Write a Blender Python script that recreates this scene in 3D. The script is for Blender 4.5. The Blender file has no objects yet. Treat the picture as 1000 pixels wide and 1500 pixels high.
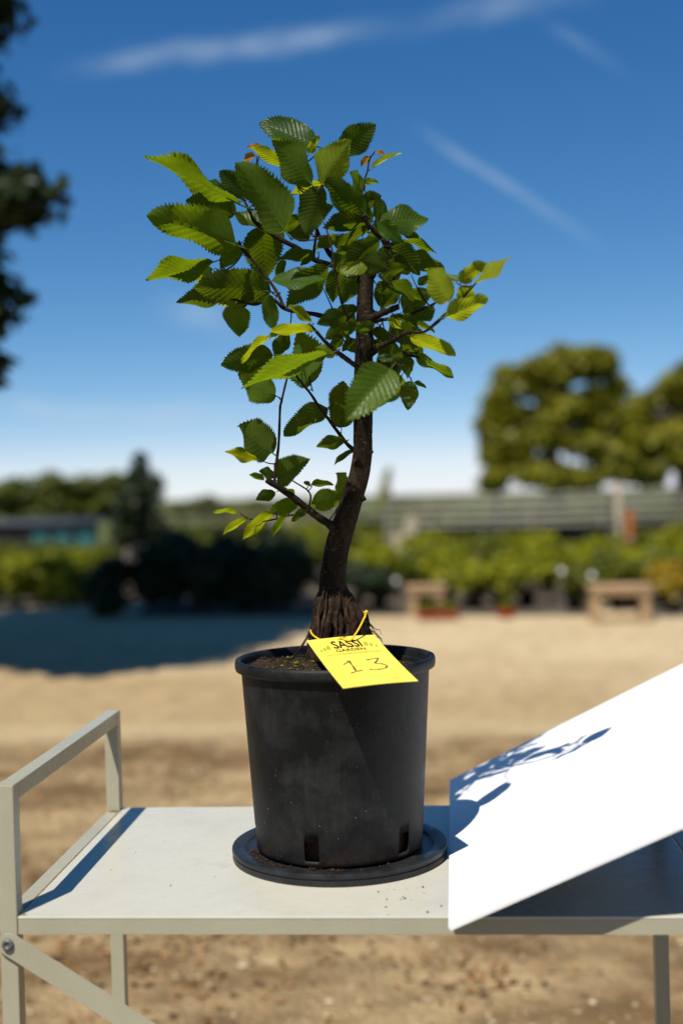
import bpy, bmesh, math, random
import numpy as np
from mathutils import Vector, Matrix

rng = np.random.default_rng(7)
random.seed(7)
SC = bpy.context.scene
COL = SC.collection

# ------------------------------------------------------------------ camera
TABLE_Z = 0.75
CAM = np.array([0.45895, -1.2852, TABLE_Z + 0.4515])
YAW, PITCH, ROLL, FPX = 0.07289, -0.01513, -0.02577, 1780.3
_f = np.array([-math.sin(YAW) * math.cos(PITCH), math.cos(YAW) * math.cos(PITCH), math.sin(PITCH)])
_r = np.array([math.cos(YAW), math.sin(YAW), 0.0])
_u = np.cross(_r, _f)
_r, _u = _r * math.cos(ROLL) + _u * math.sin(ROLL), -_r * math.sin(ROLL) + _u * math.cos(ROLL)
cam_d = bpy.data.cameras.new('camera')
cam = bpy.data.objects.new('camera', cam_d)
COL.objects.link(cam)
cam.matrix_world = Matrix([[_r[0], _u[0], -_f[0], CAM[0]], [_r[1], _u[1], -_f[1], CAM[1]],
                           [_r[2], _u[2], -_f[2], CAM[2]], [0, 0, 0, 1]])
cam_d.sensor_fit = 'HORIZONTAL'
cam_d.sensor_width = 24.0
cam_d.lens = FPX * 24.0 / 1000.0
cam_d.clip_start = 0.05
cam_d.clip_end = 3000
cam_d.dof.use_dof = True
cam_d.dof.focus_distance = 1.50
cam_d.dof.aperture_fstop = 2.1
SC.camera = cam

# ------------------------------------------------------------------ sky, sun, exposure
SUN_EL, SUN_AZ = 57.8, 23.3          # shadows run 23 degrees right of straight back
w = bpy.data.worlds.new('World')
SC.world = w
w.use_nodes = True
wn, wl = w.node_tree.nodes, w.node_tree.links
wn.clear()
sky = wn.new('ShaderNodeTexSky')
sky.sky_type = 'NISHITA'
sky.sun_disc = False
sky.sun_elevation = math.radians(SUN_EL)
sky.sun_rotation = math.radians(180 + SUN_AZ)
sky.altitude = 0
sky.air_density = 0.5
sky.dust_density = 0.0
sky.ozone_density = 1.0
# camera-like rendition of the clear sky: one tone curve per channel, the same all round
sep = wn.new('ShaderNodeSeparateColor')
wl.new(sky.outputs[0], sep.inputs[0])
com = wn.new('ShaderNodeCombineColor')
chans = []
for ch, (gm_, gain) in enumerate(((1.55, 2.05), (1.0, 1.12), (.72, .97))):
    m0 = wn.new('ShaderNodeMath'); m0.operation = 'MULTIPLY'; m0.inputs[1].default_value = .075
    m1 = wn.new('ShaderNodeMath'); m1.operation = 'POWER'; m1.inputs[1].default_value = gm_
    m2 = wn.new('ShaderNodeMath'); m2.operation = 'MULTIPLY'; m2.inputs[1].default_value = gain / .1
    wl.new(sep.outputs[ch], m0.inputs[0]); wl.new(m0.outputs[0], m1.inputs[0]); wl.new(m1.outputs[0], m2.inputs[0]); chan_out = m2.outputs[0]; chans.append(chan_out)
lim = wn.new('ShaderNodeMath'); lim.operation = 'MULTIPLY'; lim.inputs[1].default_value = .86
wl.new(chans[1], lim.inputs[0])
mn_ = wn.new('ShaderNodeMath'); mn_.operation = 'SMOOTH_MIN'; mn_.inputs[2].default_value = .8
wl.new(chans[0], mn_.inputs[0]); wl.new(lim.outputs[0], mn_.inputs[1])
wl.new(mn_.outputs[0], com.inputs[0])
capg = wn.new('ShaderNodeMath'); capg.operation = 'SMOOTH_MIN'; capg.inputs[1].default_value = 7.0; capg.inputs[2].default_value = 1.2
wl.new(chans[1], capg.inputs[0])
wl.new(capg.outputs[0], com.inputs[1])
wl.new(chans[2], com.inputs[2])
bg = wn.new('ShaderNodeBackground')
bg.inputs['Strength'].default_value = 0.1
out = wn.new('ShaderNodeOutputWorld')
wl.new(bg.outputs[0], out.inputs[0])


def wmath(op, a, b=None, c=None, clamp=False):
    n = wn.new('ShaderNodeMath')
    n.operation = op
    n.use_clamp = clamp
    for i, v in enumerate((a, b, c)):
        if v is None:
            continue
        if isinstance(v, (int, float)):
            n.inputs[i].default_value = v
        else:
            wl.new(v, n.inputs[i])
    return n.outputs[0]


def wdot(vec):
    n = wn.new('ShaderNodeVectorMath')
    n.operation = 'DOT_PRODUCT'
    wl.new(tc.outputs['Generated'], n.inputs[0])
    n.inputs[1].default_value = vec
    return n.outputs['Value']


def smooth(v, a, b):
    n = wn.new('ShaderNodeMapRange')
    n.interpolation_type = 'SMOOTHERSTEP'
    n.inputs['From Min'].default_value = a
    n.inputs['From Max'].default_value = b
    wl.new(v, n.inputs['Value'])
    return n.outputs['Result']


def pixdir(x, y):
    d = _f + _r * (x - 500) / FPX - _u * (y - 750) / FPX
    return d / np.linalg.norm(d)


tc = wn.new('ShaderNodeTexCoord')
noi = wn.new('ShaderNodeTexNoise')
noi.inputs['Scale'].default_value = 9.0
noi.inputs['Detail'].default_value = 5.0
wl.new(tc.outputs['Generated'], noi.inputs['Vector'])
noi2 = wn.new('ShaderNodeTexNoise')
noi2.inputs['Scale'].default_value = 26.0
noi2.inputs['Detail'].default_value = 6.0
wl.new(tc.outputs['Generated'], noi2.inputs['Vector'])
# wispy vapour trails: great-circle bands in the sky
streak_sum = None
for (x0, y0, x1, y1, wd, op, fade) in [(60, 104, 620, 30, 0.0135, 0.26, .10), (560, 40, 900, -30, 0.018, 0.22, .12),
                                       (600, 180, 870, 358, 0.0075, 0.20, .05), (780, 20, 920, 110, 0.008, .13, .05),
                                       (-100, 590, 420, 612, 0.013, 0.45, .15), (220, 440, 345, 490, .020, .26, .05)]:
    A, B = pixdir(x0, y0), pixdir(x1, y1)
    nrm = np.cross(A, B)
    nrm /= np.linalg.norm(nrm)
    tdir = np.cross(nrm, A)
    tdir /= np.linalg.norm(tdir)
    length = float(B @ tdir)
    d = wdot(tuple(nrm))
    wob = wmath('MULTIPLY_ADD', noi.outputs['Fac'], wd * 2.4, -wd * 1.2)
    d = wmath('ABSOLUTE', wmath('ADD', d, wob))
    band = smooth(d, wd, 0.0)
    s = wdot(tuple(tdir))
    along = wmath('MULTIPLY', smooth(s, -0.01, fade), smooth(s, length + 0.02, length - fade))
    k = wmath('MULTIPLY', wmath('MULTIPLY', band, along), wmath('MULTIPLY_ADD', noi2.outputs['Fac'], op * 2.6, -op * 0.3))
    streak_sum = k if streak_sum is None else wmath('ADD', streak_sum, k)
streak = wmath('MINIMUM', streak_sum, 0.6)
cmix = wn.new('ShaderNodeMixRGB')
wl.new(streak, cmix.inputs['Fac'])
wl.new(com.outputs[0], cmix.inputs['Color1'])
cmix.inputs['Color2'].default_value = (3.9, 4.9, 6.0, 1)
wl.new(cmix.outputs[0], bg.inputs['Color'])

sun_d = bpy.data.lights.new('sun', 'SUN')
sun_d.energy = 5.0
sun_d.angle = math.radians(0.5)
sun_d.color = (1.0, 0.955, 0.87)
sun = bpy.data.objects.new('sun', sun_d)
COL.objects.link(sun)
_a, _e = math.radians(SUN_AZ), math.radians(SUN_EL)
SUNL = Vector((math.sin(_a) * math.cos(_e), math.cos(_a) * math.cos(_e), -math.sin(_e)))
sun.rotation_euler = SUNL.to_track_quat('-Z', 'Y').to_euler()
sun.location = (-3, -6, 10)

vs = SC.view_settings
vs.view_transform = 'Standard'
vs.look = 'None'
vs.gamma = 1.0
vs.exposure = 0.35
vs.use_curve_mapping = False
try:
    SC.cycles.use_denoising = True
    SC.cycles.max_bounces = 8
    SC.cycles.diffuse_bounces = 1
    SC.cycles.transparent_max_bounces = 8
except Exception:
    pass


# ------------------------------------------------------------------ helpers
def at(px, py, Y):
    """a point of the place: sight line through a measured photo point, cut at depth Y"""
    d = _f + _r * (px - 500) / FPX - _u * (py - 750) / FPX
    return CAM + d * ((Y - CAM[1]) / d[1])


def gx(px, Y):
    return float(at(px, 725, Y)[0])


def tag(o, label=None, cat=None, group=None, kind=None):
    if label:
        o['label'] = label
    if cat:
        o['category'] = cat
    if group:
        o['group'] = group
    if kind:
        o['kind'] = kind
    return o


def empty(name, loc=(0, 0, 0)):
    o = bpy.data.objects.new(name, None)
    COL.objects.link(o)
    o.location = loc
    o.empty_display_size = 0.05
    return o


def link(name, me, mat, parent=None, keep=True):
    o = bpy.data.objects.new(name, me)
    COL.objects.link(o)
    if mat is not None and len(me.materials) == 0:
        me.materials.append(mat)
    if parent is not None:
        o.parent = parent
        if keep:
            o.matrix_parent_inverse = Matrix.Translation(parent.location).inverted()
    return o


def mesh(name, verts, faces, mat, parent=None, smooth_=False):
    me = bpy.data.meshes.new(name)
    me.from_pydata([tuple(map(float, v)) for v in verts], [], [tuple(int(i) for i in f) for f in faces])
    me.update()
    if smooth_:
        me.polygons.foreach_set('use_smooth', [True] * len(me.polygons))
    return link(name, me, mat, parent)


def from_bm(name, bm, mat, parent=None, smooth_=False):
    me = bpy.data.meshes.new(name)
    bm.normal_update()
    bm.to_mesh(me)
    bm.free()
    if smooth_:
        me.polygons.foreach_set('use_smooth', [True] * len(me.polygons))
    return link(name, me, mat, parent)


def box_bm(x0, x1, y0, y1, z0, z1, bev=0.0, segs=2):
    bm = bmesh.new()
    bmesh.ops.create_cube(bm, size=1.0)
    for v in bm.verts:
        v.co = Vector((x0 + (v.co.x + .5) * (x1 - x0), y0 + (v.co.y + .5) * (y1 - y0), z0 + (v.co.z + .5) * (z1 - z0)))
    if bev > 0:
        bmesh.ops.bevel(bm, geom=list(bm.edges), offset=bev, segments=segs, profile=0.6, affect='EDGES')
    return bm


def box(name, x0, x1, y0, y1, z0, z1, mat, parent=None, bev=0.0):
    return from_bm(name, box_bm(x0, x1, y0, y1, z0, z1, bev), mat, parent)


def tube_geo(pts, rads, segs=8, jitter=0.0, caps=True):
    pts = [np.array(p, float) for p in pts]
    V, F = [], []
    n = len(pts)
    ref = np.array([0.31, -0.87, 0.37])
    for i in range(n):
        t = pts[min(i + 1, n - 1)] - pts[max(i - 1, 0)]
        t = t / (np.linalg.norm(t) + 1e-12)
        a = np.cross(t, ref)
        a /= np.linalg.norm(a) + 1e-12
        b = np.cross(t, a)
        for k in range(segs):
            th = 2 * math.pi * k / segs
            rr = rads[i] * (1 + (rng.normal() * jitter if jitter else 0))
            V.append(pts[i] + (a * math.cos(th) + b * math.sin(th)) * rr)
    for i in range(n - 1):
        for k in range(segs):
            k2 = (k + 1) % segs
            F.append((i * segs + k, i * segs + k2, (i + 1) * segs + k2, (i + 1) * segs + k))
    if caps:
        F.append(tuple(range(segs - 1, -1, -1)))
        F.append(tuple((n - 1) * segs + k for k in range(segs)))
    return V, F


def join_geo(parts):
    V, F = [], []
    for v, f in parts:
        o = len(V)
        V.extend(v)
        F.extend([tuple(i + o for i in q) for q in f])
    return V, F


def spline(pts, n):
    """Catmull-Rom through rows of numbers"""
    P = np.array(pts, float)
    m = len(P)
    if m < 3:
        return [P[0] + (P[-1] - P[0]) * t for t in np.linspace(0, 1, n)]
    outp = []
    for t in np.linspace(0, m - 1 - 1e-9, n):
        i = int(t)
        u = t - i
        p0, p1, p2, p3 = P[max(i - 1, 0)], P[i], P[i + 1], P[min(i + 2, m - 1)]
        outp.append(0.5 * ((2 * p1) + (-p0 + p2) * u + (2 * p0 - 5 * p1 + 4 * p2 - p3) * u * u + (-p0 + 3 * p1 - 3 * p2 + p3) * u ** 3))
    return outp


def sharpen(o, deg=28):
    me = o.data
    bm = bmesh.new()
    bm.from_mesh(me)
    lim_ = math.radians(deg)
    for e in bm.edges:
        if len(e.link_faces) == 2 and e.calc_face_angle(0) > lim_:
            e.smooth = False
    bm.to_mesh(me)
    bm.free()


def lathe_geo(profile, segs, cx=0, cy=0, closed=False):
    V, F = [], []
    m = len(profile)
    for k in range(segs):
        th = 2 * math.pi * k / segs
        for (r, z) in profile:
            V.append((cx + r * math.sin(th), cy - r * math.cos(th), z))
    for k in range(segs):
        k2 = (k + 1) % segs
        for j in range(m - 1 if not closed else m):
            j2 = (j + 1) % m
            F.append((k * m + j, k2 * m + j, k2 * m + j2, k * m + j2))
    return V, F


# ------------------------------------------------------------------ material helper
class Mat:
    def __init__(self, name, base=(.5, .5, .5), rough=.5, spec=.5, metallic=0.0):
        self.m = bpy.data.materials.new(name)
        self.m.use_nodes = True
        self.n, self.l = self.m.node_tree.nodes, self.m.node_tree.links
        self.b = self.n['Principled BSDF']
        self.o = self.n['Material Output']
        self.b.inputs['Base Color'].default_value = (*base, 1)
        self.b.inputs['Roughness'].default_value = rough
        self.b.inputs['Specular IOR Level'].default_value = spec
        self.b.inputs['Metallic'].default_value = metallic
        self._c = None

    def coord(self, which='Object'):
        if self._c is None:
            self._c = self.n.new('ShaderNodeTexCoord')
        return self._c.outputs[which]

    def pos(self):
        g = self.n.new('ShaderNodeNewGeometry')
        return g.outputs['Position']

    def scaled(self, vec, s):
        mp = self.n.new('ShaderNodeMapping')
        mp.inputs['Scale'].default_value = s
        self.l.new(vec, mp.inputs['Vector'])
        return mp.outputs[0]

    def noise(self, vec, scale, detail=4, rough=.55, dist=0.0):
        t = self.n.new('ShaderNodeTexNoise')
        t.inputs['Scale'].default_value = scale
        t.inputs['Detail'].default_value = detail
        t.inputs['Roughness'].default_value = rough
        t.inputs['Distortion'].default_value = dist
        self.l.new(vec, t.inputs['Vector'])
        return t.outputs['Fac']

    def voronoi(self, vec, scale, feature='F1', outp='Distance'):
        t = self.n.new('ShaderNodeTexVoronoi')
        t.inputs['Scale'].default_value = scale
        t.feature = feature
        self.l.new(vec, t.inputs['Vector'])
        return t.outputs[outp]

    def ramp(self, fac, stops, interp='LINEAR'):
        r = self.n.new('ShaderNodeValToRGB')
        r.color_ramp.interpolation = interp
        e = r.color_ramp.elements
        while len(e) < len(stops):
            e.new(0.5)
        for el, (p, c) in zip(e, stops):
            el.position = p
            el.color = (*c, 1) if len(c) == 3 else c
        self.l.new(fac, r.inputs[0])
        return r.outputs[0]

    def math(self, op, a, b=None, c=None, clamp=False):
        n = self.n.new('ShaderNodeMath')
        n.operation = op
        n.use_clamp = clamp
        for i, v in enumerate((a, b, c)):
            if v is None:
                continue
            if isinstance(v, (int, float)):
                n.inputs[i].default_value = v
            else:
                self.l.new(v, n.inputs[i])
        return n.outputs[0]

    def mix(self, fac, a, b, blend='MIX'):
        n = self.n.new('ShaderNodeMixRGB')
        n.blend_type = blend
        for i, v in zip(('Fac', 'Color1', 'Color2'), (fac, a, b)):
            if isinstance(v, (int, float)):
                n.inputs[i].default_value = v
            elif isinstance(v, tuple):
                n.inputs[i].default_value = (*v, 1) if len(v) == 3 else v
            else:
                self.l.new(v, n.inputs[i])
        return n.outputs[0]

    def color(self, sock):
        self.l.new(sock, self.b.inputs['Base Color'])

    def roughness(self, sock):
        self.l.new(sock, self.b.inputs['Roughness'])

    def bump(self, h, strength=.3, dist=.01):
        n = self.n.new('ShaderNodeBump')
        n.inputs['Strength'].default_value = strength
        n.inputs['Distance'].default_value = dist
        self.l.new(h, n.inputs['Height'])
        self.l.new(n.outputs[0], self.b.inputs['Normal'])
        return n


# ---- ground
def mat_gravel():
    a = Mat('gravel', rough=.95, spec=.15)
    p = a.pos()
    n1 = a.noise(p, .55, 6, .6, .4)
    n2 = a.noise(p, 6, 5, .65)
    n3 = a.noise(p, 45, 3, .7)
    v = a.voronoi(p, 60)
    c = a.ramp(n1, [(.30, (.41, .305, .170)), (.50, (.46, .35, .205)), (.70, (.50, .385, .23))])
    c = a.mix(.55, c, a.ramp(n2, [(.3, (.35, .35, .35)), (.7, (.8, .8, .8))]), 'OVERLAY')
    c = a.mix(.5, c, a.ramp(n3, [(.3, (.3, .3, .3)), (.7, (.75, .75, .75))]), 'OVERLAY')
    # earthy leaf-litter patches close to the trolley, bare gravel further off
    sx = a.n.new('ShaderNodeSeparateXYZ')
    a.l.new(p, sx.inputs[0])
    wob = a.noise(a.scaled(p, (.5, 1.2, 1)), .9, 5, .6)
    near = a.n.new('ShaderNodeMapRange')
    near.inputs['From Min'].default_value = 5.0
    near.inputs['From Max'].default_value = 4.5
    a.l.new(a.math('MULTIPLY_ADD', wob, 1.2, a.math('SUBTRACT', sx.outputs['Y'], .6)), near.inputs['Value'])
    vignette = a.n.new('ShaderNodeMapRange')  # lens-corner darkening painted into the near and left gravel, with noisy edges
    vignette.inputs['From Min'].default_value = 8.2
    vignette.inputs['From Max'].default_value = 5.6
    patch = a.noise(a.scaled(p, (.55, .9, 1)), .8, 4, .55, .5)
    a.l.new(a.math('MULTIPLY_ADD', patch, 3.4, a.math('SUBTRACT', a.math('MULTIPLY_ADD', sx.outputs['X'], .45, sx.outputs['Y']), 1.7)), vignette.inputs['Value'])
    c = a.mix(vignette.outputs[0], c, a.mix(1.0, c, (.74, .69, .60), 'MULTIPLY'))
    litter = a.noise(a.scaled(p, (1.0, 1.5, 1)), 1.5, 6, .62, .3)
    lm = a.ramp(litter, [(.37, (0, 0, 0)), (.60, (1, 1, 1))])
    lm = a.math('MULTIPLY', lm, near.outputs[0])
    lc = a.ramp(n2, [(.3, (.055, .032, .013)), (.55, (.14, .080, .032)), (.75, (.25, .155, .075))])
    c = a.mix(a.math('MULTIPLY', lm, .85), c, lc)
    # a paler swept strip where the litter ends
    st = a.math('ABSOLUTE', a.math('SUBTRACT', a.math('MULTIPLY_ADD', wob, .5, sx.outputs['Y']), 5.12))
    sm_ = a.ramp(st, [(.05, (1, 1, 1)), (.30, (0, 0, 0))])
    c = a.mix(a.math('MULTIPLY', sm_, .65), c, (.46, .355, .205))
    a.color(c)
    h = a.math('ADD', a.math('MULTIPLY', v, .7), n3)
    a.bump(h, .7, .02)
    return a.m


M = {'gravel': mat_gravel()}


def mat_simple_noise(name, c0, c1, scale, rough=.8, spec=.2, bump=.2, bdist=.01, detail=5):
    a = Mat(name, rough=rough, spec=spec)
    n = a.noise(a.coord(), scale, detail)
    a.color(a.ramp(n, [(.3, c0), (.7, c1)]))
    if bump:
        a.bump(n, bump, bdist)
    return a.m


M['bed_soil'] = mat_simple_noise('bed_soil', (.05, .04, .03), (.14, .11, .075), 3)
M['field'] = mat_simple_noise('field_grass', (.05, .07, .015), (.12, .13, .03), .8)
M['path'] = mat_simple_noise('path_gravel', (.20, .18, .13), (.34, .29, .20), 8)


# ---- painted steel of the trolley
def mat_paint(k=1.0, nm='cream_painted_steel'):
    a = Mat(nm, rough=.3, spec=.38)
    p = a.pos()
    n1 = a.noise(p, 9, 6, .65)
    n2 = a.noise(a.scaled(p, (1, 1, .35)), 60, 6, .7)
    n3 = a.noise(p, 260, 2, .5)
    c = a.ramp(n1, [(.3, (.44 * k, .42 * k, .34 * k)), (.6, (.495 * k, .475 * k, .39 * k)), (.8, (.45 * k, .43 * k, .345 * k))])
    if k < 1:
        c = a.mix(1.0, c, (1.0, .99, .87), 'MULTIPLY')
    # light grime, chips and rust freckles
    grime = a.ramp(a.math('MULTIPLY', n1, n2), [(.30, (0, 0, 0)), (.46, (1, 1, 1))])
    c = a.mix(a.math('MULTIPLY', grime, .35), c, (.36, .30, .18))
    chip = a.ramp(a.noise(p, 120, 4, .8), [(.70, (0, 0, 0)), (.73, (1, 1, 1))])
    c = a.mix(a.math('MULTIPLY', chip, .8), c, (.16, .085, .04))
    a.color(c)
    a.roughness(a.ramp(n2, [(.3, (.22, .22, .22)), (.75, (.38, .38, .38))]))
    a.bump(a.math('ADD', n1, a.math('MULTIPLY', n3, .15)), .012, .002)
    return a.m


M['paint'] = mat_paint()
M['frame_shade_paint'] = mat_paint(.70, 'olive_cream_frame_shade_paint')  # darker, yellower cream for the tubes; on the lips it stands in for shade
M['rust'] = mat_simple_noise('rust', (.13, .055, .02), (.36, .20, .08), 180, .9, .1, .4, .002)
M['bolt'] = mat_simple_noise('zinc_bolt', (.05, .055, .055), (.16, .165, .16), 90, .4, .6, .1, .001)


def mat_board():
    a = Mat('white_board', (.84, .84, .84), rough=.42, spec=.4)
    p = a.pos()
    n = a.noise(p, 14, 5, .6)
    c = a.ramp(n, [(.3, (.74, .735, .72)), (.7, (.80, .795, .78))])
    sp = a.ramp(a.noise(p, 150, 2, .5), [(.745, (0, 0, 0)), (.76, (1, 1, 1))])
    c = a.mix(a.math('MULTIPLY', sp, .75), c, (.14, .10, .07))
    a.color(c)
    return a.m


M['board'] = mat_board()


# ---- black nursery pot
def mat_pot():
    a = Mat('black_pot_plastic', rough=.45, spec=.14)
    p = a.pos()
    n1 = a.noise(p, 22, 7, .65, .3)
    n2 = a.noise(a.scaled(p, (1, 1, .06)), 160, 4, .6)
    n3 = a.noise(p, 330, 2, .5)
    dust = a.ramp(n1, [(.42, (0, 0, 0)), (.72, (1, 1, 1))])
    dust = a.math('MULTIPLY', dust, a.ramp(n2, [(.3, (.45, .45, .45)), (.7, (1, 1, 1))]))
    c = a.mix(a.math('MULTIPLY', dust, .6), (.0060, .0063, .0068), (.044, .044, .041))
    scr = a.ramp(n2, [(.66, (0, 0, 0)), (.74, (1, 1, 1))])
    c = a.mix(a.math('MULTIPLY', scr, .30), c, (.05, .049, .047))
    speck = a.ramp(n3, [(.735, (0, 0, 0)), (.76, (1, 1, 1))])
    c = a.mix(a.math('MULTIPLY', speck, .5), c, (.30, .28, .24))
    # dried soil splashes towards the foot
    sx = a.n.new('ShaderNodeSeparateXYZ')
    a.l.new(p, sx.inputs[0])
    foot = a.n.new('ShaderNodeMapRange')
    foot.inputs['From Min'].default_value = TABLE_Z + .060
    foot.inputs['From Max'].default_value = TABLE_Z + .02
    a.l.new(sx.outputs['Z'], foot.inputs['Value'])
    soil = a.math('MULTIPLY', a.ramp(a.noise(p, 38, 6, .7), [(.46, (0, 0, 0)), (.62, (1, 1, 1))]), foot.outputs[0])
    c = a.mix(a.math('MULTIPLY', soil, .5), c, (.035, .022, .013))
    a.color(c)
    a.roughness(a.ramp(n1, [(.3, (.36, .36, .36)), (.7, (.6, .6, .6))]))
    a.bump(a.math('ADD', a.math('MULTIPLY', n1, .5), n2), .10, .002)
    return a.m


M['pot'] = mat_pot()


def mat_saucer():
    a = Mat('black_saucer_plastic', rough=.32, spec=.3)
    p = a.pos()
    n1 = a.noise(p, 30, 6, .65, .2)
    n2 = a.noise(p, 150, 4, .7)
    c = a.ramp(n1, [(.35, (.007, .0075, .009)), (.7, (.022, .022, .022))])
    c = a.mix(a.math('MULTIPLY', a.ramp(n2, [(.60, (0, 0, 0)), (.72, (1, 1, 1))]), .4), c, (.06, .05, .038))
    a.color(c)
    a.roughness(a.ramp(n1, [(.3, (.26, .26, .26)), (.7, (.5, .5, .5))]))
    a.bump(n2, .06, .002)
    return a.m


M['saucer'] = mat_saucer()
M['soil'] = mat_simple_noise('potting_soil', (.010, .007, .005), (.055, .036, .022), 140, .95, .1, .9, .006)
M['crumb'] = mat_simple_noise('soil_crumb', (.010, .006, .004), (.055, .030, .016), 260, .95, .1, .3, .002)
M['moss'] = mat_simple_noise('moss', (.05, .07, .008), (.16, .20, .03), 300, .9, .1, .3, .002)


def mat_bark(name, c0, c1, c2, sc):
    a = Mat(name, rough=.8, spec=.08)
    p = a.pos()
    n1 = a.noise(a.scaled(p, (1, 1, .35)), sc, 6, .65, .4)
    n2 = a.noise(p, sc * 5, 4, .6)
    n3 = a.noise(a.scaled(p, (1, 1, 2.5)), sc * 2.2, 3, .5)
    c = a.ramp(n1, [(.3, c0), (.52, c1), (.75, c2)])
    c = a.mix(.5, c, a.ramp(n2, [(.3, (.3, .3, .3)), (.7, (.75, .75, .75))]), 'OVERLAY')
    len_ = a.ramp(n3, [(.62, (0, 0, 0)), (.70, (1, 1, 1))])
    c = a.mix(a.math('MULTIPLY', len_, .35), c, (.13, .11, .08))
    a.color(c)
    a.bump(a.math('ADD', n1, a.math('MULTIPLY', n2, .5)), .55, .004)
    return a.m


M['bark'] = mat_bark('hornbeam_bark', (.006, .004, .0028), (.017, .0115, .007), (.045, .033, .022), 55)
M['root'] = mat_bark('root_bark', (.008, .0045, .003), (.028, .015, .009), (.085, .052, .034), 70)
M['twig'] = mat_bark('twig_bark', (.012, .007, .005), (.032, .018, .010), (.06, .034, .02), 120)
M['twig_green'] = mat_simple_noise('green_shoot', (.12, .07, .02), (.22, .16, .04), 80, .5, .3, .1, .001)
M['rootlet'] = mat_simple_noise('dry_rootlets', (.008, .006, .005), (.03, .022, .016), 200, .9, .1, 0)
M['far_bark'] = mat_bark('far_bark', (.04, .03, .02), (.09, .065, .045), (.15, .11, .08), 6)


# ---- hornbeam leaves
def mat_leaf(name, top, under, trans, vein, tmix=.42):
    a = Mat(name, rough=.36, spec=.30)
    uv = a.n.new('ShaderNodeUVMap')
    uv.uv_map = 'UVMap'
    sx = a.n.new('ShaderNodeSeparateXYZ')
    a.l.new(uv.outputs[0], sx.inputs[0])
    t = sx.outputs['X']
    s = a.math('ABSOLUTE', a.math('MULTIPLY_ADD', sx.outputs['Y'], 2.0, -1.0))
    ph = a.math('MULTIPLY_ADD', t, 12.0, a.math('MULTIPLY', s, -2.6))
    fr = a.math('ABSOLUTE', a.math('SUBTRACT', a.math('FRACT', ph), .5))
    side = a.ramp(fr, [(.0, (1, 1, 1)), (.13, (0, 0, 0))])
    mid = a.ramp(s, [(.0, (1, 1, 1)), (.05, (0, 0, 0))])
    vm = a.math('MAXIMUM', a.math('MULTIPLY', side, .55), mid)
    oi = a.n.new('ShaderNodeObjectInfo')
    rnd = oi.outputs['Random']
    g = a.n.new('ShaderNodeNewGeometry')
    n1 = a.noise(a.coord('UV'), 7, 4, .6)
    base = a.mix(g.outputs['Backfacing'], top, under)
    base = a.mix(.5, base, a.ramp(n1, [(.3, (.38, .38, .38)), (.7, (.64, .64, .64))]), 'OVERLAY')
    hs = a.n.new('ShaderNodeHueSaturation')
    a.l.new(a.math('MULTIPLY_ADD', rnd, .03, .485), hs.inputs['Hue'])
    a.l.new(a.math('MULTIPLY_ADD', rnd, .5, .75), hs.inputs['Value'])
    a.l.new(base, hs.inputs['Color'])
    col = a.mix(a.math('MULTIPLY', vm, .55), hs.outputs[0], vein)
    ofs = a.n.new('ShaderNodeVectorMath')
    ofs.operation = 'ADD'
    a.l.new(a.coord('UV'), ofs.inputs[0])
    a.l.new(a.math('MULTIPLY', rnd, 40.0), ofs.inputs[1])
    spot = a.ramp(a.noise(ofs.outputs[0], 5.5, 5, .7), [(.66, (0, 0, 0)), (.72, (1, 1, 1))])
    col = a.mix(a.math('MULTIPLY', spot, .6), col, (.10, .055, .015))
    a.color(col)
    a.roughness(a.mix(g.outputs['Backfacing'], (.40, .40, .40), (.65, .65, .65)))
    a.l.new(a.math('MULTIPLY_ADD', g.outputs['Backfacing'], -.16, .22), a.b.inputs['Specular IOR Level'])
    tr = a.n.new('ShaderNodeBsdfTranslucent')
    tcol = a.mix(a.math('MULTIPLY', vm, .65), a.mix(.5, trans, a.ramp(n1, [(.3, (.38, .38, .38)), (.7, (.64, .64, .64))]), 'OVERLAY'),
                 tuple(v * .45 for v in trans))
    a.l.new(tcol, tr.inputs['Color'])
    ms = a.n.new('ShaderNodeMixShader')
    ms.inputs[0].default_value = tmix
    a.l.new(a.b.outputs[0], ms.inputs[1])
    a.l.new(tr.outputs[0], ms.inputs[2])
    a.l.new(ms.outputs[0], a.o.inputs['Surface'])
    h = a.math('ADD', fr, a.math('MULTIPLY', n1, .5))
    b = a.bump(h, .25, .003)
    a.l.new(b.outputs[0], tr.inputs['Normal'])
    return a.m


M['leaf'] = mat_leaf('leaf_mature_shade', (.013, .046, .005), (.030, .056, .007), (.155, .215, .003), (.07, .11, .02))  # darker than the summer leaf: shade inside the crown put into the green
M['leaf_mid'] = mat_leaf('leaf_summer', (.024, .074, .006), (.042, .082, .009), (.25, .345, .004), (.10, .15, .03), .48)
M['leaf_young_lit'] = mat_leaf('leaf_young_lit', (.09, .15, .008), (.10, .145, .012), (.52, .56, .008), (.18, .20, .03), .5)  # young shoots; also used to paint sunlight onto a top-lit leaf
M['leaf_red'] = mat_leaf('leaf_bud', (.16, .07, .015), (.18, .09, .02), (.5, .25, .03), (.25, .15, .05), .45)


def mat_foliage(name, c0, c1, trans, tmix=.35, rough=.5):
    a = Mat(name, rough=rough, spec=.3)
    g = a.n.new('ShaderNodeNewGeometry')
    c = a.ramp(g.outputs['Random Per Island'], [(.0, c0), (1.0, c1)])
    a.color(c)
    tr = a.n.new('ShaderNodeBsdfTranslucent')
    a.l.new(a.mix(1.0, c, trans, 'MULTIPLY'), tr.inputs['Color'])
    ms = a.n.new('ShaderNodeMixShader')
    ms.inputs[0].default_value = tmix
    a.l.new(a.b.outputs[0], ms.inputs[1])
    a.l.new(tr.outputs[0], ms.inputs[2])
    a.l.new(ms.outputs[0], a.o.inputs['Surface'])
    return a.m


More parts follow.
